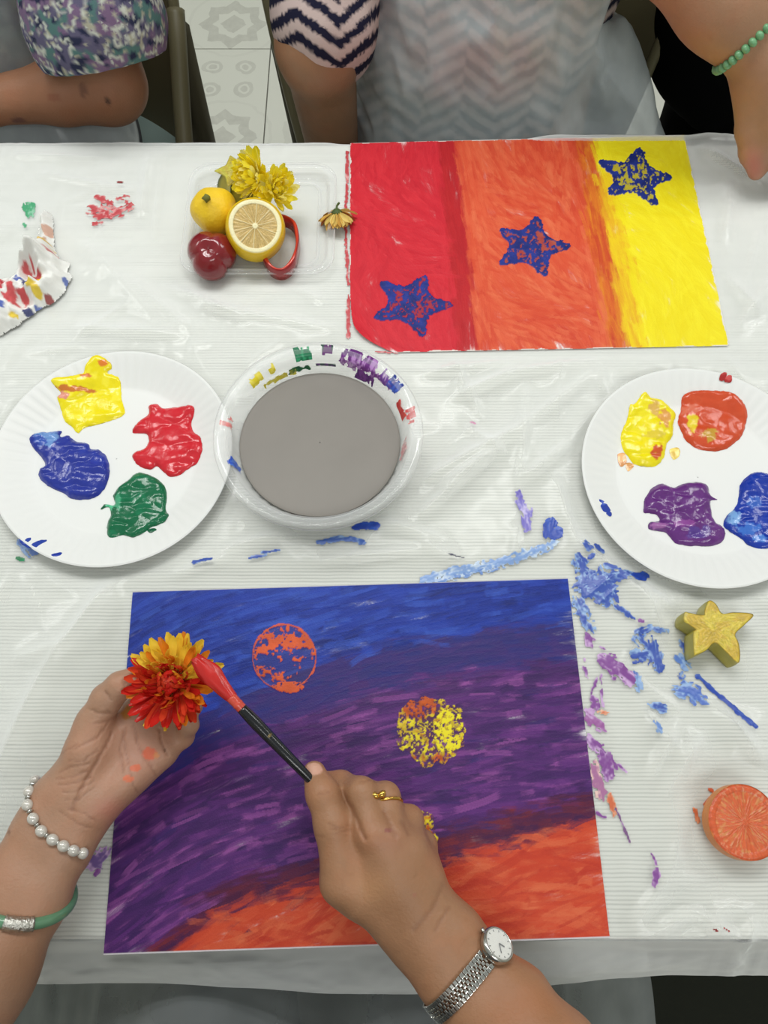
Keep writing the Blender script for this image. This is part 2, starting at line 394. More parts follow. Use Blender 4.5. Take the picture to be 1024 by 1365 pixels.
# ---- clear plastic sheet over the table
KEEP = [('poly', [at(*q) for q in ((177, 789), (757, 771), (813, 1250), (138, 1273))]),
        ('poly', [at(*q) for q in ((465, 192), (912, 181), (970, 462), (468, 470))]),
        ('poly', [at(*q) for q in ((238, 222), (452, 222), (458, 372), (232, 372))]),
        ('disc', at(160, 620), 0.115), ('disc', at(925, 640), 0.115), ('disc', at(430, 605), 0.085),
        ('disc', at(962, 860), 0.045), ('disc', at(995, 1105), 0.042), ('disc', at(448, 290), 0.024), ('disc', at(30, 380), 0.055)]
FOLDS = [((178, 742), (60, 900), 6, 12), ((60, 900), (0, 1030), 6, 13), ((205, 730), (130, 850), 3, 8), ((90, 860), (20, 880), 2.5, 9),
         ((570, 640), (690, 575), 6, 10), ((690, 575), (790, 500), 4, 10), ((560, 690), (650, 610), 5, 8), ((590, 650), (660, 605), 3, 5), ((615, 530), (680, 500), 5, 7),
         ((680, 500), (800, 480), 4, 8), ((700, 640), (760, 590), 5, 7), ((760, 590), (800, 540), 4, 9), ((570, 500), (700, 480), 4, 7), ((620, 570), (670, 610), 2.5, 4),
         ((700, 520), (690, 660), 3, 5), ((740, 640), (770, 740), 3, 7), ((690, 700), (680, 760), 2, 5), ((600, 480), (640, 560), 3, 5), ((560, 720), (620, 760), 2.5, 6),
         ((770, 720), (850, 775), 3, 6), ((845, 775), (880, 830), 4, 6), ((850, 775), (935, 850), 4, 6), ((880, 830), (945, 925), 5, 8), ((945, 925), (1020, 1030), 5, 9),
         ((942, 765), (946, 935), 4, 3.5), ((960, 780), (985, 830), 4, 7), ((900, 960), (860, 1040), 3, 7), ((860, 960), (910, 1010), 2.5, 6), ((880, 1060), (930, 980), 3, 8),
         ((930, 1060), (880, 1180), 3, 9), ((880, 1180), (830, 1240), 3, 8), ((870, 1240), (920, 1215), 4, 5), ((920, 1215), (985, 1255), 4, 5), ((1000, 1230), (985, 1270), 4, 5),
         ((975, 250), (960, 330), 4, 10), ((930, 200), (1010, 250), 5, 10), ((930, 330), (1010, 420), 3, 8), ((980, 440), (1024, 380), 3, 8), ((180, 380), (250, 440), 3, 9),
         ((120, 330), (215, 440), 4, 12), ((220, 380), (330, 430), 3, 6), ((100, 440), (240, 450), 3, 8), ((200, 215), (190, 290), 3, 7), ((270, 410), (440, 440), 3, 6),
         ((20, 210), (130, 215), 2.5, 7), ((60, 235), (180, 260), 2, 8), ((300, 735), (420, 700), 3, 6), ((430, 750), (560, 735), 3, 6), ((230, 770), (300, 745), 2.5, 5), ((480, 690), (590, 720), 3, 6)]
_rs = np.random.RandomState(5)
for _ in range(130):
    q = (_rs.uniform(0, 1024), _rs.uniform(200, 1250)); a = _rs.uniform(0, math.pi); l = _rs.uniform(25, 110)
    FOLDS.append((q, (q[0]+l*math.cos(a), q[1]+l*math.sin(a)), _rs.uniform(0.5, 1.7), _rs.uniform(2.0, 6)))
FW = [(at(*a)[:2], at(*b)[:2], h*1e-3, wd*1e-3) for a, b, h, wd in FOLDS]
def film_h(X, Y):
    H = np.zeros(X.shape)
    for a, b, h, wd in FW:
        e = b - a; l2 = e@e; t = ((X-a[0])*e[0] + (Y-a[1])*e[1])/l2; tc_ = np.clip(t, 0, 1)
        d = np.hypot(X - a[0] - e[0]*tc_, Y - a[1] - e[1]*tc_)
        near = d < wd*5
        if not near.any(): continue
        H = H + np.where(near, h*np.maximum(np.exp(-(d/wd)) - 0.0068, 0)*(0.35 + 0.65*np.sin(np.clip(tc_, 0.0, 1)*math.pi)**0.5), 0)
    H += 0.0022*fbm(X*14, Y*14, o=3, s=3)**1.5 + 0.0010*np.abs(vn(X*50 + 3*vn(X*9, Y*9, s=4), Y*35, s=9) - 0.5)
    mk = np.ones(X.shape)
    for k in KEEP:
        if k[0] == 'poly': d = -polysd(X, Y, [q[:2] for q in k[1]])
        else: d = np.hypot(X-k[1][0], Y-k[1][1]) - k[2]
        mk *= sstep(0.003, 0.030, d)
    return 0.0012 + H*2.0*mk
def film_z(X, Y): return T + film_h(np.atleast_1d(X), np.atleast_1d(Y))
xs = np.concatenate([np.linspace(-0.96, -0.56, 14)[:-1], np.arange(-0.56, 0.56, 0.0034), np.linspace(0.56, 0.96, 14)])
ys = np.concatenate([np.linspace(-0.062, 0, 24)[:-1], np.arange(0, YB-YF, 0.0034), YB-YF + np.linspace(0, 0.16, 34)[1:]])   # arc length from the front edge
X, S_ = np.meshgrid(xs, ys, indexing='ij')
Yc = np.clip(YF + S_, YF, YB); Z = T + film_h(X, Yc)
fo = np.maximum(-S_, 0); ba = np.maximum(S_ - (YB-YF), 0)
wav = 0.5 + 0.5*np.sin(X*11+1.0) + 0.5*fbm(X*9, X*0+2.2, o=3, s=21)
ang = 0.85 + 0.10*np.sin(X*7)
Yf = Yc - fo*np.cos(ang)*0.75 - 0.012*sstep(0, 0.05, fo)*wav
Zf = Z - 0.004*sstep(0, 0.02, fo) - fo*np.sin(ang)*0.8 + 0.010*(fbm(X*16, S_*30, o=4, s=5)-0.5)*sstep(0, 0.03, fo)
lift = sstep(0.10, 0.22, X)*(1 - 0.8*sstep(0.42, 0.50, X))
Yf = Yf + np.where(ba > 0, ba*(0.25 + 0.55*lift*np.exp(-ba*30)), 0) + 0.008*lift*sstep(0, 0.02, ba)
Zf = Zf - np.where(ba > 0, np.maximum(ba - 0.010*lift, 0)*0.97, 0) + lift*0.004*sstep(0.0, 0.012, ba) + 0.004*(fbm(X*22, S_*25, o=3, s=8)-0.5)*sstep(0.0, 0.02, ba)
film = tag(link('plastic_tablecloth', mesh(np.stack([X, Yf, Zf], -1).reshape(-1, 3), gridfaces(len(xs), len(ys))),
                film_mat('clear_plastic_sheet', (240, 242, 241), 0.19, 0.15, edge=1.3, nz=0.05, nscale=9)),
           'wrinkled clear plastic sheet covering the white table, smeared with paint', 'tablecloth')

# ================================================================== PAINT MARKS ON THE SHEET
wet = mat('wet_paint_smear', (128, 128, 128), 0.35, 0.5, vcol=True)
def smear(pts, wpx, c1, c2, dens=0.6, seed=0, streak=6.0, parent=None, zfun=None, lift=0.0005, cell=0.0008, name='paint_smear'):
    """a dry-brushed mark along a pixel path, laid on the sheet"""
    P = np.array([at(*q)[:2] for q in pts]); c_ = P.mean(0)
    sc = 1.0/np.linalg.norm(at(pts[0][0]+1, pts[0][1])[:2] - at(*pts[0])[:2])
    wd = wpx/sc; mn = P.min(0) - wd*1.2; mx_ = P.max(0) + wd*1.2
    nx = max(3, int((mx_[0]-mn[0])/cell)); ny = max(3, int((mx_[1]-mn[1])/cell))
    X, Y = np.meshgrid(np.linspace(mn[0], mx_[0], nx), np.linspace(mn[1], mx_[1], ny), indexing='ij')
    best = np.full(X.shape, 1e9); along = np.zeros(X.shape); cr = np.zeros(X.shape); tot = sum(np.linalg.norm(P[i+1]-P[i]) for i in range(len(P)-1)) + 1e-9; acc = 0
    for i in range(len(P)-1):
        e = P[i+1]-P[i]; l = np.linalg.norm(e) + 1e-9; t = ((X-P[i, 0])*e[0] + (Y-P[i, 1])*e[1])/l/l; tc_ = np.clip(t, 0, 1)
        dx = X-P[i, 0]-e[0]*tc_; dy = Y-P[i, 1]-e[1]*tc_; d = np.hypot(dx, dy); b = d < best
        best = np.where(b, d, best); along = np.where(b, acc + tc_*l, along); cr = np.where(b, (dx*e[1]-dy*e[0])/l, cr); acc += l
    u = along/tot
    edge = 1 - best/(wd*(0.55 + 0.9*vn(along*260, np.sign(cr)*3 + cr*90, s=seed)))
    tex = fbm(along*110 + seed, cr*110*streak, o=3, s=seed+1)*0.6 + 0.4*vn(X*420, Y*420, s=seed+2)
    val = np.clip(edge, 0, 1)**0.4*1.0 + 1.9*(tex - 0.5) - 0.62 + dens - 0.25*np.abs(u-0.35)
    keep = (val > 0.30) & (edge > 0)
    f = gridfaces(nx, ny); k = keep.ravel(); f = f[k[f].sum(1) >= 3]
    if len(f) == 0: return None
    mixf = sstep(0.36, 0.72, 0.45*val + 0.9*fbm(along*130, cr*200, o=3, s=seed+5) - 0.12)[..., None]*0.9
    C = lin(c2)*(1-mixf) + lin(c1)*mixf
    Zb = film_z(X.ravel(), Y.ravel()).reshape(X.shape) if zfun is None else zfun(X, Y)
    Z = Zb + lift + 0.0005*np.clip(val, 0, 1)
    us = np.unique(f); mp = np.full(X.size, -1); mp[us] = np.arange(len(us))
    me = mesh(np.stack([X, Y, Z], -1).reshape(-1, 3)[us], mp[f], C.reshape(-1, 3)[us])
    o = link(name, me, wet)
    return child(o, parent) if parent is not None else o
BL, BLL, PU, PUL, RE, REL, OR, GR = (36, 66, 165), (150, 180, 222), (120, 50, 140), (205, 170, 215), (190, 50, 60), (225, 160, 160), (205, 95, 55), (60, 160, 110)
SM = [([(768, 782), (800, 776), (836, 765)], 9, BL, BLL, .62), ([(775, 755), (782, 790), (800, 800)], 13, BL, BLL, .55), ([(800, 770), (812, 800)], 14, BL, BLL, .62), ([(785, 785), (815, 785)], 11, BL, BLL, .7), ([(770, 745), (785, 765)], 7, BL, BLL, .5),
      ([(772, 805), (785, 835)], 11, BL, BLL, .5), ([(846, 770), (857, 771)], 7, BL, (50, 90, 190), .95), ([(806, 758), (818, 760)], 5, BL, BLL, .7), ([(779, 727), (784, 733)], 6, BL, BLL, .5), ([(795, 731), (803, 736)], 4.5, BL, BLL, .85), ([(785, 746), (788, 742)], 3, BL, BLL, .8),
      ([(822, 810), (842, 826)], 5, BL, BLL, .5), ([(850, 845), (865, 838), (888, 842)], 5, BL, BLL, .5), ([(846, 875), (862, 872)], 13, BL, BLL, .58), ([(868, 862), (872, 885)], 13, BL, BLL, .62), ([(848, 850), (862, 862)], 10, BL, BLL, .5), ([(846, 898), (850, 918)], 8, BL, BLL, .5),
      ([(802, 880), (822, 893), (838, 905)], 12, PU, PUL, .78), ([(783, 848), (784, 858)], 8, PU, PUL, .6), ([(800, 862), (808, 866)], 4, PU, PUL, .5), ([(851, 828), (855, 831)], 3, PU, PUL, .7),
      ([(733, 700), (730, 713), (740, 712)], 8, BL, (50, 90, 190), .88), ([(690, 662), (697, 680), (702, 706)], 8, (105, 95, 190), (190, 180, 225), .62), ([(707, 680), (706, 690)], 4, (105, 95, 190), (190, 180, 225), .55),
      ([(565, 775), (605, 763), (655, 754), (700, 742), (738, 728)], 8, (120, 155, 212), (198, 214, 232), .56), ([(590, 772), (660, 757)], 7, (90, 130, 200), (198, 214, 232), .45),
      ([(476, 702), (500, 702)], 6, BL, (50, 90, 190), .9), ([(425, 724), (455, 719), (484, 724)], 5, (60, 95, 180), BLL, .62), ([(352, 739), (372, 735)], 3, BL, BLL, .8), ([(334, 746), (355, 742)], 2.5, BL, BLL, .6), ([(260, 751), (284, 747)], 3, BL, BLL, .75), ([(598, 741), (618, 745)], 1.6, (70, 70, 90), (120, 120, 130), .8),
      ([(32, 724), (45, 738)], 8, (90, 120, 190), BLL, .6), ([(25, 744), (32, 747)], 3, (50, 120, 80), GR, .8),
      ([(909, 858), (912, 866)], 5, BL, BLL, .8), ([(906, 878), (914, 888)], 7, (80, 120, 200), BLL, .7), ([(906, 904), (912, 898)], 6, BL, BLL, .4), ([(905, 920), (920, 922), (934, 932)], 11, (60, 95, 185), BLL, .62), ([(868, 940), (880, 944)], 7, BL, BLL, .75), ([(870, 962), (876, 975)], 5, (110, 140, 205), BLL, .5),
      ([(930, 902), (955, 925), (980, 948), (1004, 970)], 3.5, BL, (70, 105, 190), .82), ([(975, 945), (1003, 970)], 5, BL, (70, 105, 190), .72),
      ([(790, 930), (795, 942)], 8, PU, PUL, .5), ([(785, 955), (800, 968)], 9, (150, 80, 150), PUL, .55), ([(796, 950), (808, 952)], 4, OR, (230, 180, 150), .5), ([(784, 985), (798, 1000)], 10, PU, PUL, .55), ([(804, 1010), (812, 1035)], 9, PU, PUL, .62), ([(815, 1012), (820, 1022)], 5, PU, PUL, .55),
      ([(790, 1020), (800, 1060)], 9, (160, 95, 150), (235, 200, 190), .5), ([(812, 1060), (818, 1085)], 5, OR, (230, 180, 150), .5), ([(824, 1022), (834, 1030)], 3, PU, PUL, .6), ([(820, 1078), (838, 1122)], 2.2, (110, 70, 120), PUL, .8), ([(866, 1138), (872, 1152)], 2.2, PU, PUL, .8), ([(873, 1158), (870, 1178)], 5, PU, PUL, .72), ([(796, 1085), (806, 1090)], 3, PU, PUL, .6),
      ([(795, 905), (788, 925)], 3, PU, PUL, .5), ([(777, 880), (783, 905)], 4, PU, PUL, .35), ([(803, 940), (800, 900)], 3, PU, PUL, .35),
      ([(126, 282), (150, 288), (172, 280)], 10, RE, REL, .48), ([(128, 292), (146, 290)], 6, RE, REL, .72), ([(130, 266), (150, 275)], 5, RE, REL, .6), ([(126, 300), (136, 300)], 5, RE, REL, .5), ([(158, 268), (172, 266)], 5, RE, REL, .45), ([(160, 247), (164, 248)], 2, (140, 60, 60), RE, .9),
      ([(40, 280), (42, 288)], 9, GR, (150, 205, 175), .6), ([(34, 302), (36, 306)], 3, GR, (150, 205, 175), .6),
      ([(118, 1140), (128, 1150), (138, 1135)], 12, (95, 70, 140), PUL, .5), ([(132, 1160), (128, 1165)], 4, PU, PUL, .8), ([(104, 1178), (103, 1184)], 1.6, (110, 80, 140), PUL, .9),
      ([(926, 1080), (929, 1094)], 4, OR, (225, 150, 110), .85), ([(938, 1072), (946, 1062)], 2.5, OR, (225, 150, 110), .7), ([(946, 1052), (949, 1054)], 2.5, OR, OR, .9), ([(977, 1040), (979, 1041)], 1.5, OR, OR, .9),
      ([(463, 205), (463, 235), (461, 300), (464, 380)], 2.6, RE, REL, .7), ([(464, 395), (465, 450)], 3, RE, REL, .85), ([(500, 470), (530, 472)], 1.6, RE, REL, .7),
      ([(628, 566), (632, 567)], 3.5, (200, 120, 160), (225, 185, 205), .6), ([(944, 1236), (952, 1240)], 1.5, (150, 60, 60), RE, .8), ([(957, 1234), (966, 1240)], 1.5, (150, 60, 60), RE, .8)]
for i, (p, wp, c1, c2, dn) in enumerate(SM): smear(p, wp, c1, c2, dn - 0.04, seed=i*7+3, parent=film)

# ================================================================== PAINTINGS
paintmat = mat('acrylic_on_paper', (128, 128, 128), 0.45, 0.22, vcol=True, bump=0.15, bscale=900)
class Canvas:
    def __init__(s, corners, W, H, zbase):
        s.W, s.H = W, H; c = [at(*q, z=zbase) for q in corners]          # tl, tr, br, bl
        u, v = np.meshgrid(np.linspace(0, 1, W), np.linspace(0, 1, H), indexing='ij'); u = u[..., None]; v = v[..., None]
        s.P = (c[0]*(1-u) + c[1]*u)*(1-v) + (c[3]*(1-u) + c[2]*u)*v
        s.PX, s.PY = proj(s.P); s.C = np.ones((W, H, 3))*0.85; s.Hh = np.zeros((W, H)); s.u = u[..., 0]; s.v = v[..., 0]
    def stroke(s, i, j, a, L, wd, col, al, rs):
        R = int(L + wd) + 2; i0, i1 = max(0, i-R), min(s.W, i+R); j0, j1 = max(0, j-R), min(s.H, j+R)
        if i1 <= i0 or j1 <= j0: return
        I, Jj = np.meshgrid(np.arange(i0, i1) - i, np.arange(j0, j1) - j, indexing='ij')
        ca, sa = math.cos(a), math.sin(a); x = I*ca + Jj*sa; y = -I*sa + Jj*ca + (x/L)**2*wd*rs.uniform(-.8, .8)
        n = 24; br = rs.rand(n)*0.8 + 0.2; yi = np.clip(((y/wd)*0.5 + 0.5)*(n-1), 0, n-1.001); k = yi.astype(int); b = br[k]*(1-(yi-k)) + br[k+1]*(yi-k)
        m = (np.abs(y) < wd)*sstep(1.0, 0.75, np.abs(x)/L*(0.8 + 0.35*b))*(0.35 + 0.65*b)
        A = (m*al)[..., None]; w_ = s.C[i0:i1, j0:j1]
        s.C[i0:i1, j0:j1] = w_*(1-A) + np.asarray(col)*A
        h_ = s.Hh[i0:i1, j0:j1]; mm = m*al; ridge = b + 0.8*(np.abs(y) > wd*0.82)
        s.Hh[i0:i1, j0:j1] = h_*(1-mm*0.7) + ridge*mm*0.7
    def build(s, name, amp, label, drop=None):
        P = s.P.copy(); P[..., 2] += amp*s.Hh
        f = gridfaces(s.W, s.H)[:, ::-1]
        if drop is not None: f = f[~drop.ravel()[f].any(1)]
        o = link(name, mesh(P.reshape(-1, 3), f, np.clip(s.C, 0, 1).reshape(-1, 3)), paintmat); return tag(o, label, 'painting', 'finished sheets of painted paper')
def star_poly(cx, cy, tips, inner):
    """five tips in pixels and an inner radius ratio"""
    out = []
    for i in range(5):
        a = np.array(tips[i], float); b = np.array(tips[(i+1) % 5], float); out.append(a)
        mid = (a+b)/2; c = np.array([cx, cy]); out.append(c + (mid-c)*inner)
    return out

# --- painting worked on: blue sky, purple and orange bands
cv = Canvas([(177, 789), (757, 771), (813, 1250), (138, 1273)], 600, 430, T + 0.0022)
rs = np.random.RandomState(3)
yb1x = [100, 140, 200, 280, 400, 520, 650, 820]; yb1 = [1130, 1095, 1040, 985, 945, 908, 885, 868]
yb2x = [100, 200, 240, 290, 420, 600, 680, 820]; yb2 = [1400, 1310, 1265, 1215, 1178, 1148, 1118, 1082]
def zone(px, py):
    t1 = py - np.interp(px, yb1x, yb1); t2 = py - np.interp(px, yb2x, yb2); r = rs.rand()
    if t2 > 4:
        return [(196, 66, 42), (207, 82, 52), (182, 54, 38), (214, 104, 68), (200, 72, 44)][int(r*5)]
    if t2 > -34: return [(74, 28, 62), (96, 34, 58), (64, 28, 72), (120, 40, 50)][int(r*4)]
    if t1 > 8:
        k = rs.rand()
        if k < 0.11: return (146, 78, 152)
        if k < 0.13: return (52, 40, 104)
        return [(80, 40, 106), (64, 33, 92), (96, 46, 120), (56, 31, 86), (74, 37, 102)][int(r*5)]
    if t1 > -45: return [(46, 42, 108), (56, 40, 108), (38, 42, 116), (64, 44, 112)][int(r*4)]
    return [(26, 52, 148), (20, 42, 130), (34, 62, 164), (30, 54, 152), (18, 34, 110), (50, 82, 180)][int(r*6)]
for k in range(5200):
    i, j = rs.randint(0, cv.W), rs.randint(0, cv.H); px, py = cv.PX[i, j], cv.PY[i, j]
    sl = (np.interp(px+15, yb1x, yb1) - np.interp(px-15, yb1x, yb1))/30; t2 = py - np.interp(px, yb2x, yb2)
    a = math.atan(sl)*(0.75 if t2 < 0 else 0.9) + rs.normal(0, 0.10 if t2 < 0 else 0.28)
    big = k < 1800
    cv.stroke(i, j, a, rs.uniform(22, 60) if big else rs.uniform(10, 36), rs.uniform(5, 9) if big else rs.uniform(1.5, 5), lin(zone(px + rs.normal(0, 8), py + rs.normal(0, 7))), 1.0 if big else rs.uniform(.35, .85), rs)
PX, PY = cv.PX, cv.PY
def stamp(cv, mask, col, hgt, al=1.0):
    A = np.clip(mask*al, 0, 1)[..., None]; cv.C = cv.C*(1-A) + col*A; cv.Hh = cv.Hh*(1-A[..., 0]) + (hgt)*A[..., 0]
# orange disc print
d = np.hypot((PX-379)/44, (PY-876)/45); n1 = .55*fbm(PX/4, PY/4, o=3, s=31) + .45*fbm(PX/11, PY/11, o=2, s=35); n2 = fbm(PX/17, PY/17, o=2, s=33)
wgt = 0.45 + 0.20*np.exp(-(((PX-385)/36)**2 + ((PY-858)/20)**2)) + 0.12*np.exp(-(((PX-352)/16)**2 + ((PY-900)/14)**2)) - 0.16*np.exp(-(((PX-356)/12)**2 + ((PY-880)/10)**2)) - 0.12*np.exp(-(((PX-405)/14)**2 + ((PY-895)/14)**2))
core = sstep(0.0, 0.05, wgt + 0.12*(n2-.5) - n1)*(d < 0.97); rim_ = (np.abs(d-0.96-.03*(n2-.5)) < 0.012+.05*np.clip(n2-.3, 0, 1))*(n1 > 0.42)
dr = np.hypot((PX-386)/20, (PY-915)/9); drip = (dr < 1)*(PY > 909)*(n1 < .62)
cshade = lin((206, 88, 48))[None, None]*(0.75 + 0.5*n2)[..., None]
stamp(cv, (d < 0.99)*0.35, lin((60, 50, 90)), 0.6); stamp(cv, np.maximum(np.maximum(core, rim_*0.85), drip), cshade, 2.2 + n1*1.5)
# flower prints in yellow and orange
def flower_print(cx, cy, r, hot):
    dx, dy = PX-cx, PY-cy; a = np.arctan2(dy, dx); d = np.hypot(dx, dy)/r
    nz = fbm(a*7.0 + 30, d*5 + 7, o=3, s=int(cx)); nn = fbm(PX/5, PY/5, o=3, s=51); big = fbm(PX/22, PY/22, o=2, s=57)
    ed = 0.93 + 0.22*(vn(a*5+20, a*0, s=9)-.5)
    m = (d < ed)*sstep(0.55, 0.47, 0.40*nz + 0.60*fbm(PX/3, PY/3, o=3, s=52) + 0.12*sstep(.35, 0, d))
    warm = np.clip(0.5*hot(dx, dy) + (big-.5)*2.2 + 1.6*(fbm(PX/5, PY/5, o=2, s=75)-.5), 0, 1)[..., None]
    c = (lin((200, 172, 44))*(1-warm) + lin((186, 84, 36))*warm)*(.55 + .8*fbm(PX/6, PY/6, o=3, s=73))[..., None]
    br_ = sstep(.5, .62, fbm(PX/9, PY/9, o=3, s=63))[..., None]*(1-warm)*0.7; c = c*(1-br_) + lin((235, 222, 40))*br_
    stamp(cv, (d < ed)*0.45*(nn < .62), lin((92, 52, 44)), 0.8); stamp(cv, m, c, 2.2 + 2*nn)
flower_print(575, 974, 49, lambda dx, dy: np.exp(-(((dx+18)/22)**2 + ((dy+34)/22)**2))*3 + np.exp(-(((dx-8)/12)**2 + ((dy-40)/10)**2))*2 + 0.35)
ys_sel = np.exp(-(((PX-598)/20)**2 + ((PY-975)/30)**2))*(fbm(PX/4, PY/4, o=3, s=70) < .49)*(np.hypot(PX-575, PY-974) < 47)
stamp(cv, ys_sel > .35, lin((232, 218, 40)), 3.5)
flower_print(534, 1118, 53, lambda dx, dy: 0.15 + 0*dx)
cv.C[(cv.v > 0.9975) | (cv.v < 0.002)] = lin((205, 200, 205))
paint1 = cv.build('painted_sheet', 0.00030, 'paper painted with a blue, purple and orange sky with an orange disc print')

# --- painting with three vertical bands and three printed stars
cv = Canvas([(467, 191), (912, 180), (972, 461), (466, 471)], 600, 400, T + 0.0022); PX, PY = cv.PX, cv.PY
def zone2(px, py):
    b1 = 606 + (py-192)*0.099; b2 = 778 + (py-190)*0.165 ; r = rs.rand()
    if px < b1 - 22: return [(204, 36, 50), (194, 30, 46), (214, 46, 58), (206, 40, 54)][int(r*4)]
    if px < b1 + 4: return [(176, 28, 36), (188, 34, 40)][int(r*2)]
    if px < b2 - 12: return [(212, 78, 48), (204, 66, 42), (222, 96, 62), (216, 84, 54), (226, 112, 74)][int(r*5)]
    if px < b2 + 12: return [(196, 66, 36), (214, 100, 40), (222, 130, 36)][int(r*3)]
    if px < b2 + 34 and py > 225: return [(232, 190, 30), (238, 205, 28), (228, 165, 32)][int(r*3)]
    return [(240, 222, 24), (236, 216, 18), (244, 230, 40), (238, 220, 30)][int(r*4)]
for k in range(5200):
    i, j = rs.randint(0, cv.W), rs.randint(0, cv.H); px, py = PX[i, j], PY[i, j]
    edge = abs(px - (606 + (py-192)*0.099)) < 30 or abs(px - (785 + (py-190)*0.165)) < 32
    a = math.pi/2 - 0.1 + rs.normal(0, .08) if edge else math.pi/2 - 0.5 + 2.2*(vn(px/70, py/70, s=81) - .5) + rs.normal(0, .3)
    big = k < 1600
    cv.stroke(i, j, a, rs.uniform(20, 50) if big else rs.uniform(10, 34), rs.uniform(6, 10) if big else rs.uniform(1.5, 5), lin(zone2(px + rs.normal(0, 2.5), py)), 1.0 if big else rs.uniform(.3, .75), rs)
STARS = [((548, 408), [(566, 369), (601, 407), (563, 447), (501, 424), (509, 377)], (200, 60, 60)),
         ((709, 329), [(716, 290), (759, 329), (727, 367), (667, 352), (667, 306)], (190, 100, 70)),
         ((846, 237), [(853, 199), (895, 237), (873, 273), (813, 258), (799, 216)], (185, 180, 60))]
for si, ((cx, cy), tips, bgc) in enumerate(STARS):
    sd = polysd(PX, PY, closed_curve(star_poly(cx, cy, tips, 0.68), 80)); sd = sd + 5*(fbm(PX/4, PY/4, o=2, s=90+si)-.5) + 1.5
    n1 = .6*fbm(PX/3.2, PY/3.2, o=3, s=94+si) + .4*fbm(PX/9, PY/9, o=2, s=104+si)
    thin = np.exp(-((sd-10)/9)**2)*0.0
    inn = sd > 0; solid = inn*sstep(0.05, 0.0, n1 - (0.56 + 0.35*np.exp(-sd/2.6)) + 0.06)
    col = lin((34, 50, 132))[None, None]*(0.45 + 1.0*fbm(PX/10, PY/10, o=3, s=98+si))[..., None]
    stamp(cv, inn*0.45, lin((70, 50, 70)), 1.0); stamp(cv, solid, col, 3.0 + 2.5*n1)
ee = np.minimum(np.minimum(cv.u*300, (1-cv.u)*300), np.minimum(cv.v*200, (1-cv.v)*200)) + 3*(fbm(cv.u*40, cv.v*40, s=4)-.5)
cv.C[(ee < 0.4)] = lin((225, 220, 214))
outl = closed_curve([(465, 190), (540, 189), (690, 185), (840, 181), (912, 179), (930, 250), (946, 330), (962, 405), (972, 452), (962, 463), (900, 466), (780, 468), (640, 471), (540, 472), (505, 462), (480, 447), (469, 425), (466, 360), (465, 280)], 190)
drop = polysd(PX, PY, outl) < 0
cu = np.clip(((470-PX)/1.0 + (PY-395)*0.9), 0, 60)/60; cv.P[..., 2] += 0.008*cu**2*np.exp(-((PX-475)/40)**2)
paint2 = cv.build('painted_sheet', 0.00030, 'paper painted in red, orange and yellow bands with three blue star prints', drop)

# ================================================================== PLATES AND PAINT
card = mat('white_card', (230, 231, 229), 0.45, 0.35)
PR = 0.1215; PZ = 0.017
def plate_z(r):
    """height of the plate's upper face above its foot"""
    t = np.clip((r - 0.083)/(PR - 0.083), 0, 1)
    return 0.0022 + (PZ - 0.0022)*(t**1.1*1.06 - 0.06*t**6)
def make_plate(px, py, label, seed):
    c = at(px, py, T + PZ); c[2] = T + 0.0015; n = 264
    rr = np.concatenate([np.linspace(0.0005, 0.080, 12), np.linspace(0.083, PR-0.002, 16), [PR, PR+0.0006]])
    A = np.arange(n)/n*2*math.pi
    r = np.repeat(rr[None], n, 0); t = np.clip((r-0.083)/(PR-0.083), 0, 1)
    flu = 0.00042*np.sin(A[:, None]*66)*sstep(0.0, .3, t)*sstep(1.0, .85, t)
    z = plate_z(r) + flu + 0.0012*t*np.sin(A[:, None]*2 + seed)*t; z[:, -1] -= 0.0012
    V = np.stack([r*np.cos(A)[:, None], r*np.sin(A)[:, None], z], -1).reshape(-1, 3); F = gridfaces(n, len(rr), True)
    Vb = V.copy(); Vb[:, 2] -= 0.0009; k = len(V); m = len(rr)
    rim = np.array([[i*m+m-1, k+i*m+m-1, k+((i+1) % n)*m+m-1, ((i+1) % n)*m+m-1] for i in range(n)])
    root = empty('paper_plate', c, label, 'plate', 'paper plates used as palettes')
    o = link('plate_body', mesh(np.concatenate([V, Vb]), np.concatenate([F, F[:, ::-1]+k, rim])), card); o.parent = root
    return root, c
plL, cL = make_plate(150, 604, 'white fluted paper plate holding yellow, red, blue and green paint', 0.3)
plR, cR = make_plate(937, 629, 'white fluted paper plate holding yellow, orange, purple and blue paint', 2.1)
def plate_surf(c): return lambda X, Y: c[2] + plate_z(np.hypot(X-c[0], Y-c[1]))
gloss = mat('wet_acrylic_paint', (128, 128, 128), 0.16, 0.5, vcol=True, bump=0.08, bscale=500)
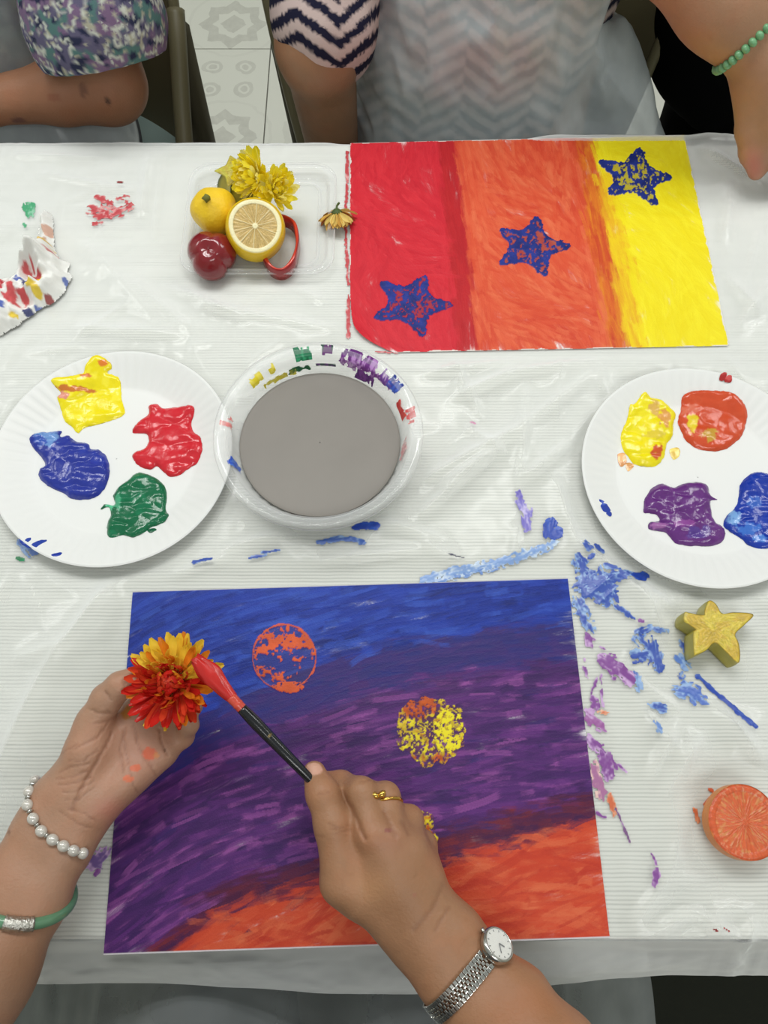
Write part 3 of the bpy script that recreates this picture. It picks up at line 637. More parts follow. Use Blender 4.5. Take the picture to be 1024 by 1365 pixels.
def dollop(outline, zb, c, hgt, cols, label, seed, spots=(), tex=1.0, name='paint_dollop', group='dollops of paint on the plates', material=None, cell=0.0009, zfun=None, parent=None):
    o2 = np.array([at(x, y, zb)[:2] for x, y in outline]); o2 = closed_curve(o2, max(60, len(o2)*6))
    mn = o2.min(0) - 0.003; mx_ = o2.max(0) + 0.003; nx = int((mx_[0]-mn[0])/cell); ny = int((mx_[1]-mn[1])/cell)
    X, Y = np.meshgrid(np.linspace(mn[0], mx_[0], nx), np.linspace(mn[1], mx_[1], ny), indexing='ij')
    d = polysd(X, Y, o2) + 0.0012*(fbm(X*260, Y*260, o=2, s=seed)-.5)
    gxd, gyd = np.gradient(d, X[1, 0]-X[0, 0], Y[0, 1]-Y[0, 0])
    out = d < 0; sh = np.where(out, -d, 0); Xs = X + gxd*sh; Ys = Y + gyd*sh
    dd = np.maximum(d, 0); wx = X + 0.006*fbm(X*90, Y*90, s=seed+1); wy = Y + 0.006*fbm(X*90+9, Y*90, s=seed+2)
    fold = np.abs(fbm(wx*46, wy*78, o=2, s=seed+3) - .5)*2; rid = np.abs(vn(wx*85, wy*40, s=seed+4)-.5)*2
    h = hgt*(1 - np.exp(-dd/0.0028))*(0.75 + tex*(0.55*fold - 0.25*rid + 0.22*fbm(X*45, Y*45, s=seed+6)))
    base = zfun(Xs, Ys) if zfun is not None else zb
    PXg, PYg = proj(np.stack([Xs, Ys, np.zeros_like(Xs) + zb], -1))
    n = fbm(wx*110, wy*150, o=3, s=seed+7); C = np.ones(X.shape + (3,))*lin(cols[0])
    for q, cc in enumerate(cols[1:]):
        mk = sstep(.57, .68, fbm(wx*75+q*11, wy*95, o=3, s=seed+8+q))[..., None]; C = C*(1-mk*.8) + lin(cc)*mk*.8
    for (sx, sy, rx, ry, cc) in spots:
        q = ((PXg-sx)/rx)**2 + ((PYg-sy)/ry)**2; mk = sstep(1.25, .6, q + 2.4*(fbm(X*260, Y*260, o=3, s=seed+12)-.5))[..., None]; C = C*(1-mk) + lin(cc)*mk
    C = C*(0.93 + 0.14*n)[..., None]
    f = gridfaces(nx, ny); ok = (d > -cell*1.5).ravel(); f = f[ok[f].all(1)]
    us = np.unique(f); mp = np.full(X.size, -1); mp[us] = np.arange(len(us))
    V = np.stack([Xs, Ys, base + 0.0003 + h], -1).reshape(-1, 3)[us]
    o = link(name, mesh(V, mp[f], C.reshape(-1, 3)[us]), material or gloss)
    if parent is not None: return child(o, parent)
    return tag(o, label, 'paint', group)
def scl(pts, x0, y0, k): return [(x0 + x/k, y0 + y/k) for x, y in pts]
K7 = 1024/310.0; K9 = 1024/254.0
zL = cL[2] + 0.0024; zR = cR[2] + 0.0024
DL = plate_surf(cL); DR = plate_surf(cR)
dollop(scl([(255, 240), (375, 212), (395, 180), (440, 142), (490, 160), (503, 185), (480, 205), (530, 222), (535, 300), (548, 350), (540, 378), (450, 412), (375, 430), (345, 455), (320, 430), (285, 400), (270, 350), (262, 310), (280, 290), (255, 265)], 0, 440, K7), zL, cL, 0.0035, [(240, 222, 22), (248, 234, 60)],
       'flat yellow paint dollop with an orange streak on plate with green paint', 201, [(102, 523, 26, 3.5, (205, 120, 50)), (118, 507, 8, 3, (220, 120, 60)), (143, 492, 8, 4, (225, 130, 50)), (88, 531, 9, 4, (228, 150, 130))], zfun=DL)
dollop(scl([(582, 450), (610, 405), (655, 370), (655, 335), (690, 325), (720, 345), (780, 340), (845, 340), (860, 365), (845, 410), (850, 445), (885, 480), (893, 530), (870, 585), (830, 610), (790, 640), (745, 645), (715, 620), (690, 600), (660, 615), (610, 595), (582, 560), (600, 535), (640, 520), (655, 480), (640, 458)], 0, 440, K7), zL, cL, 0.0052, [(206, 38, 50), (214, 52, 62)],
       'red paint dollop on the plate beside the water bowl', 211, zfun=DL)
dollop(scl([(135, 485), (175, 455), (215, 450), (270, 445), (265, 470), (300, 465), (335, 490), (385, 500), (400, 525), (440, 530), (475, 570), (482, 630), (465, 690), (425, 735), (370, 747), (310, 740), (275, 715), (215, 690), (175, 650), (175, 615), (200, 595), (180, 555), (155, 530)], 0, 440, K7), zL, cL, 0.0058, [(40, 54, 150), (44, 60, 160)],
       'blue paint dollop with pale smeared corner on plate with green paint', 221, [(66, 586, 17, 12, (110, 150, 210)), (56, 590, 9, 7, (60, 90, 180))], zfun=DL)
dollop(scl([(600, 632), (640, 632), (690, 655), (725, 690), (735, 730), (730, 790), (745, 820), (720, 855), (670, 870), (640, 895), (590, 918), (540, 905), (490, 918), (472, 890), (475, 845), (490, 815), (478, 780), (445, 790), (462, 768), (505, 770), (500, 730), (520, 695), (560, 665)], 0, 440, K7), zL, cL, 0.0055, [(16, 102, 66), (22, 116, 78)],
       'dark green paint dollop on a white paper plate', 231, [(147, 676, 5, 10, (90, 200, 150)), (158, 672, 6, 10, (70, 160, 120))], zfun=DL)
dollop(scl([(650, 885), (680, 876), (695, 888), (670, 898)], 0, 440, K7), zL, cL, 0.0015, [(16, 92, 62)], 'tiny green paint drop beside the green dollop', 235, zfun=DL)
dollop(scl([(270, 300), (300, 290), (345, 235), (385, 255), (440, 262), (490, 290), (528, 330), (515, 390), (510, 450), (480, 490), (465, 560), (430, 605), (360, 615), (300, 595), (270, 555), (245, 520), (232, 440), (262, 370)], 770, 470, K9), zR, cR, 0.005, [(238, 220, 20), (244, 228, 40)],
       'yellow paint dollop with orange flecks on plate with purple paint', 241, [(875, 604, 8, 10, (205, 85, 40)), (886, 560, 9, 12, (222, 160, 80)), (870, 547, 8, 9, (222, 180, 90)), (872, 582, 14, 6, (224, 200, 60))], zfun=DR)
dollop(scl([(560, 245), (610, 222), (700, 222), (790, 232), (835, 250), (890, 305), (905, 370), (885, 440), (840, 490), (780, 525), (700, 530), (630, 510), (580, 470), (560, 430), (540, 370), (555, 310)], 770, 470, K9), zR, cR, 0.0048, [(204, 76, 42), (208, 82, 48)],
       'orange paint dollop with a yellow streak on plate with purple paint', 251, [(921, 565, 7, 14, (226, 200, 50)), (946, 582, 13, 9, (196, 150, 50)), (918, 548, 13, 7, (216, 110, 84))], tex=0.7, zfun=DR)
dollop(scl([(355, 855), (360, 790), (400, 730), (450, 705), (520, 725), (580, 702), (650, 698), (700, 715), (712, 765), (750, 790), (715, 800), (720, 860), (740, 910), (790, 950), (785, 1005), (740, 1035), (650, 1040), (540, 1030), (495, 990), (465, 965), (385, 950), (390, 912), (440, 905), (425, 875), (380, 862)], 770, 470, K9), zR, cR, 0.0058, [(98, 46, 120), (106, 52, 128)],
       'purple paint dollop on a white paper plate', 261, [(912, 700, 14, 5, (140, 76, 150)), (932, 712, 18, 9, (88, 60, 140)), (876, 702, 10, 5, (160, 100, 165))], zfun=DR)
dollop(scl([(880, 700), (950, 645), (1030, 655), (1120, 690), (1180, 760), (1190, 860), (1150, 960), (1080, 1040), (990, 1062), (920, 1040), (880, 1000), (820, 965), (785, 930), (800, 880), (850, 830), (865, 780)], 770, 470, K9), zR, cR, 0.0055, [(28, 56, 160), (34, 64, 172)],
       'blue paint dollop touching the purple paint on the plate', 271, [(976, 690, 8, 10, (120, 165, 220)), (996, 707, 16, 8, (60, 110, 200)), (1012, 720, 10, 5, (80, 130, 210)), (1003, 672, 9, 8, (60, 100, 190))], zfun=DR)
for q, (o_, cl_, zf, rt, cc) in enumerate([
        ([(32, 716), (52, 722), (68, 722), (58, 730), (52, 736), (34, 730)], (40, 66, 160), DL, plL, cL), ([(71, 742), (86, 739), (85, 744), (74, 746)], (36, 60, 160), DL, plL, cL),
        ([(797, 668), (806, 671), (814, 682), (813, 690), (805, 687), (799, 678)], (34, 60, 160), DR, plR, cR), ([(957, 504), (964, 503), (963, 511), (956, 511)], (170, 44, 44), DR, plR, cR), ([(964, 507), (971, 507), (971, 514), (963, 513)], (170, 44, 44), DR, plR, cR),
        ([(824, 606), (833, 604), (835, 617), (827, 621)], (214, 150, 95), DR, plR, cR), ([(834, 617), (846, 619), (838, 628)], (220, 160, 100), DR, plR, cR), ([(893, 599), (905, 597), (906, 607), (898, 612)], (225, 190, 90), DR, plR, cR)]):
    dollop(o_, cc[2] + 0.008 if q < 5 else cc[2]+0.003, cc, 0.0007, [cl_, tuple(min(255, v+45) for v in cl_)], '', 300+q, name='paint_mark', zfun=zf, parent=rt, cell=0.0007)

# ================================================================== WATER BOWL
clear = film_mat('clear_rigid_plastic', (238, 240, 240), 0.12, 0.06, edge=0.55, nz=0.02, nscale=30, spec=0.6)
BC = at(424, 574, T+0.062); BC[2] = T + 0.0018
bowl = empty('water_bowl', BC, 'clear plastic bowl with paint smudged rim, full of grey water', 'bowl')
inner = [(0.001, 0.0022), (0.062, 0.0022), (0.070, 0.006), (0.0745, 0.014), (0.0815, 0.036), (0.0875, 0.0540), (0.0895, 0.0565)]
rimp = [(0.0905, 0.0585), (0.0935, 0.0600), (0.0985, 0.0605), (0.1015, 0.0598), (0.1022, 0.0570), (0.1018, 0.0545)]
outer = [(0.0998, 0.0560), (0.0920, 0.0575), (0.0885, 0.0530), (0.0825, 0.036), (0.0755, 0.0135), (0.0708, 0.0045), (0.062, 0.0006), (0.001, 0.0006)]
def ribs(A, r, z):
    k = sstep(0.012, 0.02, z)*sstep(0.055, 0.048, z); return r + 0.0005*np.sin(A*40)*k, z
V, F = lathe(inner, 160, ribs); o = link('bowl_wall', mesh(np.concatenate([V, lathe(outer, 160, ribs)[0]]), np.concatenate([F, gridfaces(160, len(outer), True) + len(V)])), clear); o.parent = bowl
V, F = lathe(rimp, 160); o = link('rim', mesh(V, F), clear); o.parent = bowl
def wall_r(z): return np.interp(z, [p[1] for p in inner[2:]] + [0.0605], [p[0] for p in inner[2:]] + [0.0985]) - 0.0004
def bowl_mark(a0, a1, z0, z1, cols, dens, seed):
    nu = max(6, int(abs(a1-a0)*0.088/0.0009)); nv = max(5, int((z1-z0)/0.0008)); a, z = np.meshgrid(np.radians(np.linspace(math.degrees(a0), math.degrees(a1), nu)), np.linspace(z0, z1, nv), indexing='ij')
    u = (a-a0)/(a1-a0); v = (z-z0)/(z1-z0); e = np.minimum(np.minimum(u, 1-u)*4, np.minimum(v, 1-v)*4)
    val = np.clip(e*.7, 0, 1)*0.45 + fbm(a*22, z*150, o=3, s=seed)*1.25; ok = (val > (1.42 - dens)).ravel(); f = gridfaces(nu, nv); f = f[ok[f].sum(1) >= 3]
    if not len(f): return
    r = wall_r(z) - 0.0006; zz = z + 0.0006
    C = np.ones(a.shape+(3,))*lin(cols[0]); mk = sstep(.45, .62, fbm(a*40, z*300, o=2, s=seed+2))[..., None]; C = C*(1-mk) + lin(cols[1])*mk
    V = np.stack([r*np.cos(a), r*np.sin(a), zz], -1).reshape(-1, 3); us = np.unique(f); mp = np.full(len(V), -1); mp[us] = np.arange(len(us))
    o = link('paint_smudge', mesh(V[us], mp[f], C.reshape(-1, 3)[us]), wet); o.parent = bowl
rad = math.radians
for q in [(rad(46), rad(78), .047, .0610, ((110, 45, 130), (190, 140, 205)), .72), (rad(50), rad(66), .037, .050, ((84, 36, 110), (120, 60, 140)), .78), (rad(36), rad(50), .050, .061, ((110, 60, 150), (205, 180, 215)), .7),
          (rad(64), rad(80), .045, .058, ((150, 100, 165), (215, 195, 220)), .6), (rad(30), rad(40), .052, .061, ((40, 60, 150), (60, 90, 190)), .8), (rad(12), rad(27), .046, .056, ((205, 50, 50), (215, 80, 70)), .68), (rad(2), rad(16), .055, .061, ((205, 70, 70), (225, 150, 150)), .6),
          (rad(-18), rad(0), .040, .056, ((215, 150, 155), (230, 195, 195)), .58), (rad(96), rad(107), .052, .061, ((20, 120, 80), (60, 170, 120)), .8), (rad(98), rad(116), .040, .047, ((24, 90, 60), (50, 120, 60)), .82), (rad(108), rad(138), .038, .045, ((205, 190, 60), (215, 205, 110)), .72), (rad(122), rad(128), .050, .058, ((225, 205, 40), (235, 220, 90)), .8), (rad(132), rad(142), .050, .058, ((228, 208, 40), (235, 220, 90)), .75),
          (rad(80), rad(94), .044, .047, ((70, 90, 90), (120, 80, 140)), .9), (rad(82), rad(90), .056, .061, ((40, 90, 70), (110, 60, 120)), .7), (rad(168), rad(178), .050, .060, ((220, 120, 120), (230, 170, 165)), .65), (rad(196), rad(210), .045, .058, ((40, 80, 190), (80, 120, 200)), .62), (rad(200), rad(206), .040, .047, ((30, 70, 190), (80, 120, 200)), .75)]:
    bowl_mark(*q, seed=int(q[0]*1000)+400)
wat = lathe([(0.0005, 0.0030), (0.0612, 0.0030), (0.0690, 0.0065), (0.0736, 0.014), (0.0795, 0.0345), (0.0800, 0.0357), (0.0790, 0.0352), (0.0775, 0.03505), (0.077, 0.0350), (0.06, 0.0350), (0.03, 0.0350), (0.0005, 0.0350)], 128)
o = link('paint_water', mesh(wat[0] + BC, wat[1]), mat('grey_paint_water', (137, 132, 126), 0.35, 0.12, var=0.05, vscale=18))
tag(o, 'murky grey rinse water inside the clear plastic bowl', 'water')

# ================================================================== TRAY WITH FRUIT
def rrect(x0, x1, y0, y1, r, n=9):
    out = []
    for cx, cy, a0 in ((x1-r, y1-r, 0), (x0+r, y1-r, 90), (x0+r, y0+r, 180), (x1-r, y0+r, 270)):
        for i in range(n): a = math.radians(a0 + 90*i/(n-1)); out.append((cx + r*math.cos(a), cy + r*math.sin(a)))
    return np.array(out)
tl = at(256, 222, T+0.01); br = at(456, 366, T+0.01); bl = at(240, 368, T+0.01); tr_ = at(438, 222, T+0.01)
tx0, tx1, ty0, ty1 = (tl[0]+bl[0])/2, (br[0]+tr_[0])/2, bl[1], tl[1]
TX, TY = (tx0+tx1)/2, (ty0+ty1)/2; hx, hy = (tx1-tx0)/2, (ty1-ty0)/2
tray = empty('plastic_tray', (TX, TY, T+0.002), 'clear shallow plastic tray holding fruit, pepper pieces and yellow flowers', 'tray')
def loops(seq):
    V = []; n = None
    for (ins, z) in seq:
        L_ = rrect(-hx+ins, hx-ins, -hy+ins, hy-ins, 0.026 - ins*0.5); n = len(L_); V += [(x, y, z) for x, y in L_]
    k = len(seq); F = []
    for a in range(k-1):
        for i in range(n): F.append((a*n+i, a*n+(i+1) % n, (a+1)*n+(i+1) % n, (a+1)*n+i))
    return V, F, n
V, F, n = loops([(0.0, 0.010), (0.0012, 0.0125), (0.006, 0.0128), (0.0075, 0.012), (0.0095, 0.006), (0.0105, 0.0025), (0.013, 0.0012)])
F.append(tuple(range(6*n, 7*n))); o = link('tray_body', mesh(V, F), clear); o.parent = tray
V, F, n = loops([(0.0006, 0.0117), (-0.0009, 0.0124), (-0.0006, 0.0133), (0.0008, 0.0130)]); o = link('rolled_edge', mesh(V, F), clear); o.parent = tray
V, F, n = loops([(0.0175, 0.0013), (0.0185, 0.0026), (0.0205, 0.0026), (0.0215, 0.0013)]); o = link('base_rib', mesh(V, F), clear); o.parent = tray
ZT = T + 0.0045
rind = mat('lemon_rind', (236, 196, 26), 0.38, 0.45, bump=0.35, bscale=420, var=0.08, vscale=60)
pulp = mat('citrus_pulp', (128, 128, 128), 0.28, 0.5, vcol=True, bump=0.3, bscale=500)
def citrus_half(name, c, R, H, Rf, label, painted=False, tilt=None, grp=None):
    root = empty(name, c, label, 'lemon', grp)
    prof = [(0.0004, 0.0)] + [(R*math.sin(t)**0.8 if t < 1.57 else Rf + (R-Rf)*math.cos((t-1.57)/(1.0)*1.5)**0.9, 0) for t in []]
    zs = np.linspace(0, 1, 26); zc = 0.52
    rr = np.where(zs < zc, R*np.sqrt(np.clip(1-((zc-zs)/zc)**2.3, 0, 1)), Rf + (R-Rf)*np.sqrt(np.clip(1-((zs-zc)/(1-zc))**2, 0, 1)))
    rr[0] = 0.0005; prof = [(r, z*H) for r, z in zip(rr, zs)]
    V, F = lathe(prof, 64, lambda A, r, z: (r*(1 + 0.015*np.sin(A*3+1)), z)); o = link('rind', mesh(V, F), rind if not painted else mat('painted_rind', (214, 128, 44), 0.35, 0.5, bump=0.3, bscale=420, var=0.15, vscale=50)); o.parent = root
    nr, na = 46, 220; rho = np.linspace(0.01, 1, nr)[None]; A = (np.arange(na)/na*2*math.pi)[:, None]
    k = 10; ph = (A*k/(2*math.pi) + 0.12*np.sin(A*2)) % 1; dseg = np.minimum(ph, 1-ph)*2*math.pi/k*rho      # to the membrane
    pith = sstep(0.80, 0.83, rho) ; memb = sstep(0.022, 0.008, dseg)*(0.35 + 0.65*vn(A*4, rho*3, s=23)); core = sstep(0.13, 0.08, rho); white = np.maximum(np.maximum(pith + 0*A, memb*.75), core + 0*A)
    ns = fbm(A*14, rho*9 + 4, o=3, s=17); fib = vn(A*26, rho*5 + 3, s=19)
    flesh = lin((200, 170, 104))*(0.60 + 0.35*ns + 0.45*vn(A*34, rho*2.5, s=29))[..., None]; wcol = lin((245, 236, 190))
    C = flesh*(1-white[..., None]) + wcol*white[..., None]; outer_ = sstep(0.95, 1.0, rho)[..., None]; C = C*(1-outer_) + lin((240, 205, 50))*outer_
    z = H + 0.0006 - 0.0009*(1-white)*(0.6 + 0.8*fib) - 0.0012*sstep(.93, 1, rho) + 0*A
    if painted:
        mk = np.clip(0.96 - 0.35*sstep(.50, .75, ns) + 0.2*white, 0, 1)[..., None]; C = C*(1-mk) + lin((206, 92, 52))*(0.85 + 0.3*fib)[..., None]*mk
    r = rho*Rf*(1 + 0.012*np.sin(A*3+1)); V = np.stack([r*np.cos(A), r*np.sin(A), z], -1).reshape(-1, 3)
    o = link('cut_face', mesh(V, gridfaces(na, nr, True), C.reshape(-1, 3)), pulp); o.parent = root
    V, F = lathe([(0.0004, 0.001), (0.003, 0.0015), (0.0025, -0.0008), (0.0004, -0.0012)], 12); 
    if tilt is not None: root.rotation_euler = tilt
    return root
lc = at(331, 302, T+0.052); tl_ = 0.50; citrus_half('lemon_half', (lc[0]+0.001, lc[1]+0.046*math.sin(tl_), T+0.052-0.046*math.cos(tl_)), 0.0335, 0.046, 0.0295, 'cut lemon leaning face up in the clear tray', tilt=(tl_, 0, 0.3))
pc = at(993, 1096, T+0.028); citrus_half('painted_lemon_half', (pc[0], pc[1], T+0.003), 0.0305, 0.025, 0.0300, 'lemon half with its cut face coated in orange paint', painted=True, tilt=(0, 0, 1.1))
# whole lemon behind
wc = at(289, 277, T+0.03); wl = empty('whole_lemon', (wc[0], wc[1], ZT), 'small whole yellow lemon with a green stem scar in the tray', 'lemon')
zs = np.linspace(0, 1, 30); rr = 0.0275*np.sqrt(np.clip(1-np.abs(2*zs-1)**2.4, 0, 1))*(1 - 0.12*zs); rr[0] = rr[-1] = 0.0006
V, F = lathe(list(zip(rr, zs*0.052)), 56, lambda A, r, z: (r*(1 + 0.045*np.sin(A*3+.5)*np.sin(z/0.052*3.1) + 0.03*np.sin(A*5)), z + 0.004*np.exp(-(r/0.006)**2)*(z > .03)))
o = link('fruit_body', mesh(V, F), mat('whole_lemon_rind', (240, 200, 40), 0.42, 0.4, bump=0.4, bscale=200, var=0.12, vscale=45)); o.parent = wl
V, F = lathe([(0.0004, 0.0605), (0.003, 0.0600), (0.0045, 0.0570), (0.0035, 0.0535), (0.0004, 0.053)], 9, lambda A, r, z: (r*(1+.25*np.sin(A*5)), z)); o = link('stem_scar', mesh(V, F), mat('stem_green', (112, 112, 40), 0.7)); o.parent = wl
wl.rotation_euler = (0.25, -0.18, 0.4); wl.location.z += 0.004
# star fruit chunk standing on end behind the lemon
sc_ = at(317, 240, T+0.03)
def star_prism(name, topz, pts_xy, z0, taper, label, root_c, facecol, sidecol, ridgecol, cat='star fruit', rings=7, bulge=0.06):
    root = empty(name, root_c, label, cat, 'pieces of star fruit')
    P = np.array(pts_xy); c = P.mean(0); n = len(P); V = []; C = []; rad_ = np.linalg.norm(P-c, axis=1); tip = sstep(0.80, 1.0, rad_/rad_.max())
    for k in range(rings):
        t = k/(rings-1); s_ = (1 + bulge*math.sin(t*math.pi))*(1 - taper*t*t)
        for i, p in enumerate(P):
            q = c + (p-c)*s_; V.append((q[0], q[1], z0 + (topz-z0)*t)); C.append(lin(sidecol)*(1-tip[i]) + lin(ridgecol)*tip[i])
    F = [(k*n+i, k*n+(i+1) % n, (k+1)*n+(i+1) % n, (k+1)*n+i) for k in range(rings-1) for i in range(n)]; F.append(tuple(range(n-1, -1, -1)))
    V = np.array(V) - np.array(root_c); o = link('flesh', mesh(V, F, np.array(C)), mat('star_fruit_skin', (170, 160, 40), 0.3, 0.5, vcol=True, var=0.12, vscale=80)); o.parent = root
    # cut face with speckled flesh
    kk = 16; Vf = []; Cf = []
    for k in range(kk+1):
        t = k/kk
        for i, p in enumerate(P):
            q = c + (p-c)*t; Vf.append((q[0], q[1], topz + 0.0004 + 0.0006*float(vn(q[0]*700, q[1]*700, s=3)) - 0.0012*max(0, t-.93)/.07))
            g = float(vn(q[0]*900, q[1]*900, s=8)); b = float(fbm(q[0]*120, q[1]*120, s=5)); cc = lin(facecol)*(0.70 + 0.45*g)*(1 - 0.25*max(0, b-.5)*2)
            if b > .52: cc = cc*np.array([1.0, .88, .9])
            if t > .95: cc = cc*0.6 + lin(ridgecol)*0.4
            Cf.append(cc)
    Ff = [(k*n+i, k*n+(i+1) % n, (k+1)*n+(i+1) % n, (k+1)*n+i) for k in range(kk) for i in range(n)]
    o = link('cut_face', mesh(np.array(Vf) - np.array(root_c), Ff, np.array(Cf)), pulp); o.parent = root
    return root
def starxy(c, R, r, ph, n=8):
    k = []
    for i in range(10):
        a = ph + i*math.pi/5; q = R if i % 2 == 0 else r; k.append((c[0] + q*math.cos(a), c[1] + q*math.sin(a)))
    return densify(k, n)
def densify(k, n=6):
    k = np.array(k); out = []
    for i in range(len(k)):
        a, b = k[i], k[(i+1) % len(k)]
        for t in np.arange(n)/n:
            m = a*(1-t) + b*t; out.append(m)
    out = np.array(out); out = (np.roll(out, 1, 0) + 2*out + np.roll(out, -1, 0))/4; return out
star_prism('star_fruit_chunk', ZT+0.040, starxy(sc_, 0.0255, 0.0145, 1.9), ZT, 0.45, 'green ridged star fruit end standing behind the lemons', (sc_[0], sc_[1], ZT), (196, 188, 70), (186, 178, 52), (84, 96, 34), bulge=0.15)
# star fruit slice used as a stamp
def k8(p): return [(880 + x/7.11, 760 + y/7.11) for x, y in p]
sp_px = k8([(465, 288), (530, 320), (590, 410), (700, 400), (885, 420), (800, 520), (715, 605), (745, 690), (760, 800), (740, 880), (650, 800), (525, 690), (440, 760), (345, 802), (322, 790), (315, 590), (340, 568), (280, 520), (225, 480), (235, 400), (280, 405), (410, 425), (425, 370)])
zt = T + 0.027; sp_w = closed_curve([at(x, y, zt)[:2] for x, y in sp_px], 110); scn = np.array(sp_w).mean(0)
sl = star_prism('star_fruit_slice', zt, sp_w, T+0.0035, 0.0, 'thick yellow star fruit slice lying flat beside the paint smears', (scn[0], scn[1], T+0.0035), (214, 192, 74), (170, 160, 44), (84, 72, 28), bulge=0.02)
# ---- peppers
red = mat('red_pepper_skin', (128, 22, 32), 0.16, 0.6, var=0.10, vscale=40, coat=0.3)
pp = at(283, 338, T+0.02); pr = empty('bell_pepper_bottom', (pp[0], pp[1], ZT), 'dark red lobed bell pepper bottom with glossy skin in the tray', 'pepper')
zs = np.linspace(0, 1, 26); rr = 0.0275*np.sqrt(np.clip(1 - zs**3.2, 0, 1))*(0.86 + 0.14*np.sin(zs*3.1)); rr[-1] = 0.0004
V, F = lathe([(0.0004, 0.0)] + list(zip(rr, zs*0.038)), 72, lambda A, r, z: (r*(1 + 0.24*np.abs(np.cos(A*1.5 + .5))**0.6 - 0.17), z - 0.006*sstep(.012, 0.0, r)*(z > .025)))
o = link('pepper_wall', mesh(V, F), red); o.parent = pr; pr.rotation_euler = (0.30, -0.22, 0.7); pr.location.z += 0.006
def pepper_ring():
    c = at(368, 322, T+0.02); out = closed_curve([at(x, y, T+0.024)[:2] for x, y in ((352, 292), (366, 285), (382, 286), (394, 294), (398, 312), (396, 332), (391, 347), (378, 357), (363, 356), (352, 346), (346, 330), (346, 308))], 90)
    cc = out.mean(0); d = cc - out; d /= np.linalg.norm(d, axis=1)[:, None]; th = 0.0040 + 0.0012*np.sin(np.arange(90)*0.31); inn = out + d*th[:, None]
    z0, z1 = ZT, ZT + 0.019; n = 90; rings_ = [(out, z0), (out + (out-cc)*0.02, (z0+z1)/2), (out, z1-0.0012), (out+d*0.0012, z1), (inn-d*0.0012, z1), (inn, z1-0.0014), (inn, z0)]
    V = []
    for L_, z in rings_: V += [(p[0]-c[0], p[1]-c[1], z-ZT + 0.0012*math.sin(i*0.2)) for i, p in enumerate(L_)]
    k = len(rings_); F = [(a*n+i, a*n+(i+1) % n, ((a+1) % k)*n+(i+1) % n, ((a+1) % k)*n+i) for a in range(k) for i in range(n)]
    C = np.zeros((len(V), 3))
    for a in range(k): C[a*n:(a+1)*n] = lin((150, 22, 28) if a < 3 else (206, 62, 44) if a in (3, 4) else (196, 50, 42))
    r = empty('bell_pepper_ring', (c[0], c[1], ZT), 'bright red bell pepper ring lying behind the cut lemon', 'pepper')
    o = link('pepper_wall', mesh(V, F, C), mat('red_pepper_flesh', (190, 40, 40), 0.2, 0.55, vcol=True, coat=0.3)); o.parent = r
    V, F = tubemesh(smooth_curve([(inn[12][0]-c[0], inn[12][1]-c[1], 0.008), (inn[10][0]-c[0]-.004, inn[10][1]-c[1]-.006, 0.012), (inn[8][0]-c[0]-.003, inn[8][1]-c[1]-.014, 0.008)], 8), [.0008, .0016, .002, .002, .002, .0018, .0014, .0006], 8)
    o = link('membrane', mesh(V, F), mat('pepper_membrane', (226, 150, 120), 0.35)); o.parent = r
pepper_ring()

# ================================================================== FLOWERS
def pmat(name, rgb, rough=.45, var=.10, tl=0.5):
    m = mat(name, rgb, rough, .35, var=var, vscale=150); nt = m.node_tree; p = nt.nodes['Principled BSDF']
    t = nt.nodes.new('ShaderNodeBsdfTranslucent'); t.inputs[0].default_value = L4(rgb); x = nt.nodes.new('ShaderNodeMixShader'); x.inputs[0].default_value = tl
    nt.links.new(p.outputs[0], x.inputs[1]); nt.links.new(t.outputs[0], x.inputs[2]); nt.links.new(x.outputs[0], nt.nodes['Material Output'].inputs['Surface']); return m
def petal_mesh(L_, W, cup, curl, m, nl=7, nw=4, notch=0.0):
    V = []
    for i in range(nl):
        t = i/(nl-1); w_ = W*(0.38 + 0.62*math.sin(min(1, t*1.15)*math.pi*0.5))*math.sqrt(max(0.0, 1 - max(0, (t-.72)/.28)**2*0.92))
        for j in range(nw):
            s_ = (j/(nw-1)*2-1); V.append((L_*t*math.cos(curl*t) - notch*L_*(1-s_*s_)*(t > .95), w_*0.5*s_, L_*t*math.sin(curl*t) + cup*W*s_*s_*(0.4+0.6*t)))
    F = [(i*nw+j, (i+1)*nw+j, (i+1)*nw+j+1, i*nw+j+1) for i in range(nl-1) for j in range(nw-1)]
    me = mesh(V, F); me.materials.append(m); me.polygons.foreach_set('use_smooth', np.ones(len(me.polygons), bool)); return me
def petals(root, rings, variants, rs, keep=lambda a, el: True, pick=None):
    for (cnt, el_, r0, z0, sc, jit) in rings:
        for k in range(cnt):
            a = 2*math.pi*(k + rs.uniform(-.45, .45))/cnt + el_; e = el_ + rs.normal(0, jit)
            if not keep(a % (2*math.pi), e): continue
            me = pick(a % (2*math.pi), e, rs) if pick else variants[rs.randint(len(variants))]
            o = bpy.data.objects.new('petal', me); COL.objects.link(o); o.parent = root
            o.matrix_local = Matrix.Translation((r0*math.cos(a), r0*math.sin(a), z0 + rs.uniform(-.0008, .0008))) @ Matrix.Rotation(a, 4, 'Z') @ Matrix.Rotation(-e, 4, 'Y') @ Matrix.Rotation(rs.normal(0, .30), 4, 'X') @ Matrix.Scale(sc*rs.uniform(.85, 1.12), 4)
yel = [pmat('yellow_petal_%s' % n, c) for n, c in (('bright', (255, 244, 80)), ('pale', (255, 250, 160)), ('deep', (255, 238, 50)))]
greenm = mat('flower_stem_green', (70, 88, 36), 0.6, bump=0.2)
